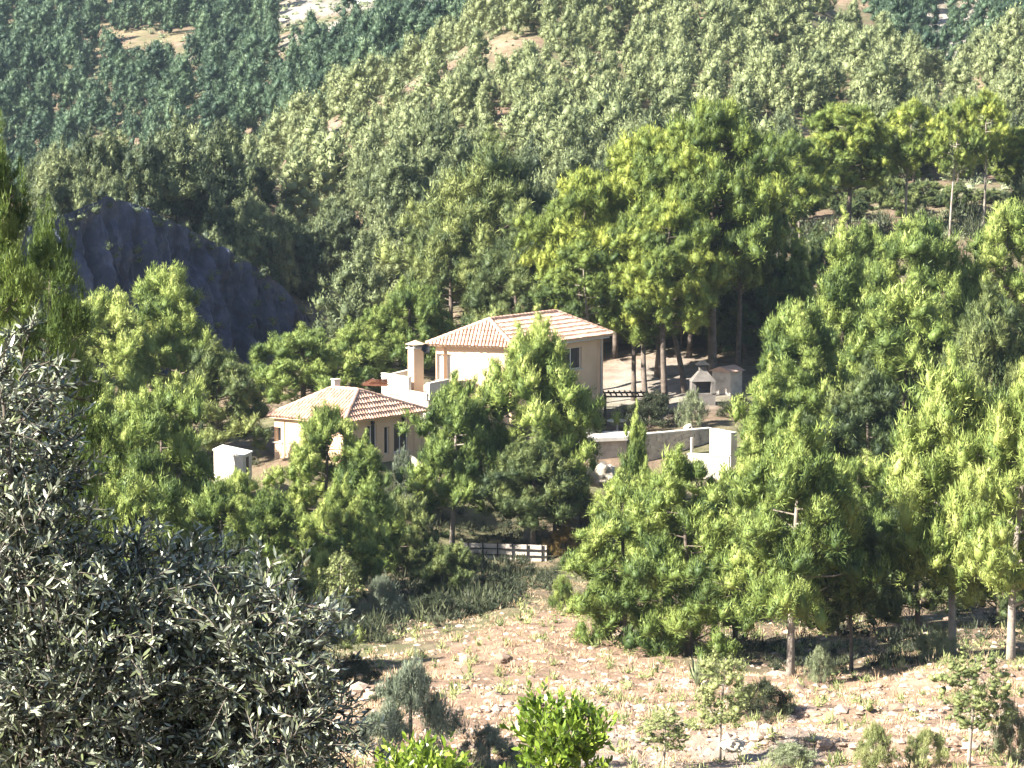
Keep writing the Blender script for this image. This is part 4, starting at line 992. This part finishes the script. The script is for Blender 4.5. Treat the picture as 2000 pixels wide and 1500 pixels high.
fs = [(0, 1 + k, 1 + (k + 1) % 16) for k in range(16)] + [(1 + 16 * m + k, 1 + 16 * m + (k + 1) % 16, 17 + 16 * m + (k + 1) % 16, 17 + 16 * m + k) for m in range(2) for k in range(16)]
ds_.add(rings, fs); ds_.tube([dc, dc + Vector((-.3, .2, -.1))], .025, 5); ds_.tube([dc - e2 * .3, dc + ax_ * .3], .012, 4)
vb(ds_, 'satellite_dish', IRON)
ac = MB(); a0 = P(872, 735, wA.lerp(wB, .3).y - .35); ac.box(a0.x, a0.y, 3.15, .8, .3, .58, math.atan2((wB - wA).y, (wB - wA).x)); ac.tube([(a0.x, a0.y - .16, 3.44), (a0.x + .01, a0.y - .19, 3.44)], .2, 14)
vb(ac, 'air_conditioner', WHITEW)
ck = MB(); k0 = P(656, 750, 190.6); ck.box(k0.x, k0.y, 3.7, .42, .42, .85, .5); ck.box(k0.x, k0.y, 4.55, .52, .52, .07, .5); vb(ck, 'chimney', WHITEW, label='short white chimney on the lower roof ridge')
# little roof behind the terrace
G1, G2, G3 = PZ(706, 752, 3.9), PZ(757, 754, 3.9), PZ(775, 744, 3.9)
mbr = MB(); bedr = MB(); ga_ = PZ(727, 741, 4.5); gb_ = PZ(757, 739, 4.5)
roof_face(mbr, (G1, G2, gb_, ga_), tg, bedr); ro_ = vb(mbr, 'roof', TILE, label='small tiled roof between ridge and terrace'); vb(bedr, 'tile_bed', TILEBED, ro_)

# ------------------------------------------------------------------ garden walls, garage roof and things around
def tmb(mb, name, mat, root, smooth=False):
    o = mb.build(name, mat, None, smooth); o.parent = root; o.data.transform(__import__('mathutils').Matrix.Translation(-root.location)); return o
# garage with flat white roof
gr = thing('garage', 'low stone garage under a flat white roof in front of the upper house', 'garage', (XA(1150, 196), 196, 0))
a, b, c, d = PZ(1058, 862, .28), PZ(1226, 855, .28), PZ(1236, 843, .28), PZ(1075, 846, .28)
m = MB(); m.prism([(p.x, p.y) for p in (a, b, c, d)], .10, .34); tmb(m, 'flat_roof', SLAB, gr)
a2, b2 = P(1066, 870, a.y + .35), P(1224, 870, b.y + .35)
dv = (b2 - a2).normalized(); dv.z = 0; L = (b2 - a2).length; o1 = (.4, 2.9, -1.05, -.12)
m = MB()
def _pt(s, z, k): return (a2.x + dv.x * s - dv.y * k, a2.y + dv.y * s + dv.x * k, z)
for (s0, s1, z0_, z1_) in ((0, .4, -2.4, .10), (.4, 2.9, -.12, .10), (2.9, L, -2.4, .10)):
    m.prism([_pt(s0, 0, 0)[:2], _pt(s1, 0, 0)[:2], _pt(s1, 0, .3)[:2], _pt(s0, 0, .3)[:2]], z0_, z1_)
tmb(m, 'wall', STONEW, gr)
m = MB(); m.prism([_pt(.4, 0, .18)[:2], _pt(2.9, 0, .18)[:2], _pt(2.9, 0, .24)[:2], _pt(.4, 0, .24)[:2]], -2.3, -.12)
for k in range(6): s_ = .5 + k * .42; m.prism([_pt(s_, 0, .15)[:2], _pt(s_ + .04, 0, .15)[:2], _pt(s_ + .04, 0, .177)[:2], _pt(s_, 0, .177)[:2]], -2.2, -.2)
tmb(m, 'garage_door', WOODD, gr)
# retaining wall
rw = thing('garden_wall', 'grey stone retaining wall with pale coping right of the garage', 'wall', (XA(1300, 195.5), 195.5, 0))
p0, p1 = P(1238, 870, 193.6), P(1386, 870, 197.2); r_ = math.atan2((p1 - p0).y, (p1 - p0).x); c = (p0 + p1) / 2; L = math.hypot(p1.x - p0.x, p1.y - p0.y)
m = MB(); m.box(c.x, c.y, -1.8, L, .35, 2.3, r_)
g = random.Random(3)
for k in range(260):
    s = g.uniform(-L / 2 + .15, L / 2 - .15); z = g.uniform(-1.5, .4); cx = c.x + math.cos(r_) * s + math.sin(r_) * .19; cy = c.y + math.sin(r_) * s - math.cos(r_) * .19
    m.box(cx, cy, z, g.uniform(.2, .42), g.uniform(.05, .09), g.uniform(.1, .2), r_ + g.uniform(-.05, .05), g.random())
tmb(m, 'wall', STONEW, rw)
m = MB(); m.box(c.x, c.y, .50, L + .1, .48, .1, r_); tmb(m, 'coping', SLAB, rw)
m = MB(); m.box(c.x + 1.3, c.y - .35, -.9, .14, .14, 1.1, r_); tmb(m, 'drain_pipe', CONCR, rw)
# white wall block
wb_ = thing('gate_pier', 'big white rendered wall block at the right end of the stone wall', 'wall', (XA(1408, 195.5), 195.5, 0))
q0 = P(1386, 870, 195.4); m = MB(); pa = Vector((q0.x, q0.y)); pb = Vector((XA(1428, 193.6), 193.4)); nn_ = Vector((-(pb - pa).y, (pb - pa).x)).normalized() * .5
m.prism([tuple(pa), tuple(pb), tuple(pb + nn_), tuple(pa + nn_)], -1.8, .66); tmb(m, 'wall', WHITEW, wb_)
m = MB(); m.prism([tuple(pa - nn_ * .04), tuple(pb - nn_ * .04), tuple(pb + nn_ * 1.04), tuple(pa + nn_ * 1.04)], 0.66, .74); tmb(m, 'coping', SLAB, wb_)
# low white kerb in front
m = MB(); k0, k1 = P(1345, 900, 192.3), P(1425, 900, 191.4); r_ = math.atan2((k1 - k0).y, (k1 - k0).x); c = (k0 + k1) / 2
m.box(c.x, c.y, -2.3, (k1 - k0).length, .3, 1.75, r_); m.box(c.x, c.y, -.55, (k1 - k0).length + .1, .4, .08, r_)
tag(m.build('low_wall', WHITEW), 'low white wall at the foot of the white block', 'wall')
# white boulder
def boulder(px, py, D_, rr, mat, label, seed, sink=.3, name='boulder'):
    bpy_me = bpy.data.meshes.new(name); import bmesh
    bm = bmesh.new(); bmesh.ops.create_icosphere(bm, subdivisions=4, radius=1)
    g = np.random.RandomState(seed); o3 = g.rand(3) * 50
    for v in bm.verts:
        p = v.co; k = 1 + .7 * float(vn(np.array(p.x * 1.3 + o3[0] + p.z), np.array(p.y * 1.3 + o3[1] - p.z * .7))) + .35 * float(vn(np.array(p.x * 4 + o3[0]), np.array(p.y * 4 + p.z * 4)))
        v.co = Vector((p.x * rr[0] * k, p.y * rr[1] * k, p.z * rr[2] * k))
    bm.to_mesh(bpy_me); bm.free(); bpy_me.materials.append(mat); bpy_me.shade_flat()
    o = bpy.data.objects.new(name, bpy_me); COL.objects.link(o); q = P(px, py, D_); o.location = q; o.rotation_euler = (0, 0, seed)
    return tag(o, label, 'rock')
boulder(1180, 928, 187, (.95, .8, .85), ROCKP, 'big rounded pale boulder below the garage', 3)
boulder(1345, 838, 197.5, (.35, .3, .3), ROCKP, 'small pale rock on top of the stone garden wall', 4)
boulder(470, 330, 301, (2.2, 1.4, .9), ROCKP, 'pale rock outcrop on the spur above the cliff', 8)
boulder(1065, 1400, 108, (.35, .3, .22), ROCKP, 'pale stone in the dry field left of centre', 9)
boulder(985, 1285, 127, (.3, .25, .2), STONE, 'brown stone near the top of the clearing', 10)
boulder(1430, 1455, 101, (.7, .4, .22), ROCKP, 'flat pale rock slab at the bottom of the field', 11)
boulder(1940, 0, 0, (.1, .1, .1), ROCKP, 'x', 1) if False else None
# stone barbecue
bb = thing('barbecue', 'grey masonry barbecue with pyramid hood beside the thick pine trunk', 'barbecue', tuple(P(1372, 770, 208)))
bx, by, bz_ = bb.location; bz_ = h1(bx, by) - .1
r_ = .12; m = MB(); m.box(bx, by, bz_, 1.7, .95, .95, r_); m.box(bx - .68, by, bz_ + .95, .3, .9, .85, r_); m.box(bx + .68, by, bz_ + .95, .3, .9, .85, r_); m.box(bx, by + .38, bz_ + .95, 1.05, .14, .85, r_)
tmb(m, 'body', GREYST, bb)
def frus(m, cx, cy, z0, h_, a0, b0, a1, b1, r_):
    c, q = math.cos(r_), math.sin(r_); vs = [(cx + c * x - q * y, cy + q * x + c * y, z) for (a, b, z) in ((a0, b0, z0), (a1, b1, z0 + h_)) for x, y in ((-a, -b), (a, -b), (a, b), (-a, b))]
    m.add(vs, [(0, 1, 5, 4), (1, 2, 6, 5), (2, 3, 7, 6), (3, 0, 4, 7), (4, 5, 6, 7), (3, 2, 1, 0)])
m = MB(); frus(m, bx, by, bz_ + 1.8, .7, .88, .5, .3, .25, r_); m.box(bx, by, bz_ + 2.5, .5, .42, .35, r_); tmb(m, 'hood', GREYST, bb)
m = MB(); frus(m, bx, by, bz_ + 2.95, .3, .5, .42, .12, .1, r_); m.box(bx, by, bz_ + 2.85, .3, .3, .1, r_); tmb(m, 'cap', IRON, bb)
m = MB()
for k in range(9): m.box(bx - .48 + k * .12, by - .1, bz_ + 1.2, .02, .6, .02, r_)
tmb(m, 'grill', IRON, bb)
# small shed right of it
sh = thing('shed', 'small pale garden shed behind the thick trunk, right of the barbecue', 'shed', tuple(P(1420, 765, 213)))
x, y, z = sh.location; z = h1(x, y) - .1; m = MB(); m.box(x, y, z, 1.5, 1.6, 1.75, .9); tmb(m, 'wall', STONEW, sh)
m = MB(); frus(m, x, y, z + 1.75, .35, .95, 1.0, .95, .05, .9); tmb(m, 'roof', TILEBED, sh)
m = MB(); m.box(x + .78 * math.cos(.9), y + .78 * math.sin(.9), z, .04, .7, 1.5, .9); tmb(m, 'door', WOODD, sh)
# dark shelter right of the house
pg = thing('pergola', 'low dark wooden pergola attached beside the upper house', 'pergola', tuple(P(1222, 820, 206)))
x, y, z = pg.location; z = h1(x, y); m = MB()
for k in range(9): m.box(x - 1.5 + k * .38, y, z + 1.86, .07, 2.6, .1, .05)
tmb(m, 'rafters', WOODD, pg)
for a, b in ((-1.45, -1.2), (1.45, -1.2), (-1.45, 1.2), (1.45, 1.2)):
    m = MB(); m.box(x + a, y + b, z - .3, .12, .12, 2.06, .05); tmb(m, 'post', WOODD, pg)
for k in (-1.2, 1.2):
    m = MB(); m.box(x, y + k, z + 1.75, 3.1, .1, .11, .05); tmb(m, 'beam', WOODD, pg)
m = MB(); g = random.Random(5)
for k in range(7): m.box(x, y - 1.18, z + .2 + k * .14, 2.9, .03, .07, .05)
tmb(m, 'railing', WOODD, pg)
# round white table
tt_ = thing('garden_table', 'round white garden table in the sun at the corner of the upper house', 'table', tuple(P(1206, 829, 202)))
x, y, z = tt_.location; zg = h1(x, y); m = MB(); m.prism([(x + .72 * math.cos(6.283 * k / 28), y + .72 * math.sin(6.283 * k / 28)) for k in range(28)], zg + .70, zg + .76); tmb(m, 'table_top', SLAB, tt_)
m = MB(); m.tube([(x, y, zg - .05), (x, y, zg + .7)], [.07, .05], 10); m.tube([(x, y, zg - .02), (x, y, zg + .05)], [.3, .26], 14); tmb(m, 'pedestal', SLAB, tt_)
# low white outbuilding at left
ob_ = thing('outbuilding', 'low white flat roofed outbuilding left of the lower house', 'outbuilding', tuple(P(453, 925, 178)))
x, y, z = ob_.location; m = MB(); pA, pB, pC = P(418, 925, 180), P(474, 925, 177.2), P(492, 925, 179.2); pD = pA + pC - pB; poly = [(p.x, p.y) for p in (pA, pB, pC, pD)]
zt0 = P(450, 888, 178.2).z; m.prism(poly, z - 1.2, zt0); tmb(m, 'wall', WHITEW, ob_)
cx = sum(p[0] for p in poly) / 4; cy = sum(p[1] for p in poly) / 4
m = MB(); m.prism([(cx + (p[0] - cx) * 1.06, cy + (p[1] - cy) * 1.06) for p in poly], zt0, zt0 + .1); tmb(m, 'flat_roof', SLAB, ob_)
m = MB(); q = Vector(poly[1]).lerp(Vector(poly[2]), .5); m.box(q.x + .01, q.y - .01, z - .2, .5, .05, 1.2, math.atan2(pC.y - pB.y, pC.x - pB.x)); tmb(m, 'door', WOODD, ob_)
# pale wall with rails seen through the trunks
fw = thing('fence', 'pale low wall with dark rails seen between the trunks below the house', 'fence', tuple(P(985, 1095, 176)))
x, y, z = fw.location; p0, p1 = P(905, 1095, 176.5), P(1068, 1095, 175.5); r_ = math.atan2((p1 - p0).y, (p1 - p0).x); c = (p0 + p1) / 2; L = (p1 - p0).length
m = MB(); m.box(c.x, c.y, z - 1.5, L, .25, 2.5, r_); tmb(m, 'wall', STONEW, fw)
for h_ in (.35, .72):
    m = MB(); m.box(c.x + .02, c.y - .22, z + h_, L, .05, .06, r_); tmb(m, 'rail', IRON, fw)
for k in range(6):
    s = -L / 2 + .3 + k * (L - .6) / 5; m = MB(); m.box(c.x + math.cos(r_) * s, c.y - .2 + math.sin(r_) * s, z - .3, .07, .07, 1.4, r_); tmb(m, 'post', IRON, fw)
# curved garden steps wall below the lower house
m = MB(); cw = P(775, 940, 183); n = 16
o_ = [(cw.x + 1.6 * math.cos(a), cw.y + 1.6 * math.sin(a)) for a in [-1.5 + 2.6 * k / n for k in range(n + 1)]]; i_ = [(cw.x + 1.35 * math.cos(a), cw.y + 1.35 * math.sin(a)) for a in [-1.5 + 2.6 * k / n for k in range(n + 1)]]
zc = cw.z; m.prism(o_ + i_[::-1], zc - 2.5, [zc + .1 + 1.4 * k / n for k in range(n + 1)] + [zc + .1 + 1.4 * k / n for k in range(n, -1, -1)])
tag(m.build('curved_wall', STONEW), 'curved grey stone stair wall below the lower house windows', 'wall')
# greenhouse on the far slope
gh = thing('greenhouse', 'long white greenhouse at the very top of the photo', 'greenhouse', tuple(P(785, 18, 566)))
x, y, z = gh.location; m = MB()
pl = P(690, 20, 564); pr2 = P(884, 12, 566); L = (pr2 - pl).length; r_ = math.atan2((pr2 - pl).y, (pr2 - pl).x); c = (pl + pr2) / 2; zb = min(pl.z, pr2.z)
def gpt(s, k, zz): return (c.x + math.cos(r_) * s - math.sin(r_) * k, c.y + math.sin(r_) * s + math.cos(r_) * k, zz)
m.prism([gpt(-L/2, 0, 0)[:2], gpt(L/2, 0, 0)[:2], gpt(L/2, 18, 0)[:2], gpt(-L/2, 18, 0)[:2]], zb - 3, zb + 1.6); tmb(m, 'wall', POLY, gh)
m = MB()
for b_ in range(3):
    k0 = b_ * 6; prof = [(k0 + 3 - 3.05 * math.cos(math.pi * i / 8), zb + 1.6 + 1.5 * math.sin(math.pi * i / 8)) for i in range(9)]
    vs = [gpt(-L/2 - .1, k, zz) for k, zz in prof] + [gpt(L/2 + .1, k, zz) for k, zz in prof]
    m.add(vs, [(i, i + 9, i + 10, i + 1) for i in range(8)] + [tuple(range(9)), tuple(range(17, 8, -1))])
tmb(m, 'roof', POLY, gh)

# ------------------------------------------------------------------ air
hz = MB(); hz.box(0, 290, -30, 900, 720, 140)
m_, n_, l_, b_ = mat_new('air'); n_.remove(b_)
pv = n_.new('ShaderNodeVolumePrincipled'); pv.inputs['Color'].default_value = (.62, .78, 1.0, 1); pv.inputs['Density'].default_value = .00007; pv.inputs['Anisotropy'].default_value = .2
l_.new(pv.outputs[0], n_['Material Output'].inputs['Volume'])
HAZE = True
if HAZE: tag(hz.build('haze', m_), 'thin blue haze in the air over the valley', 'haze', kind='stuff')
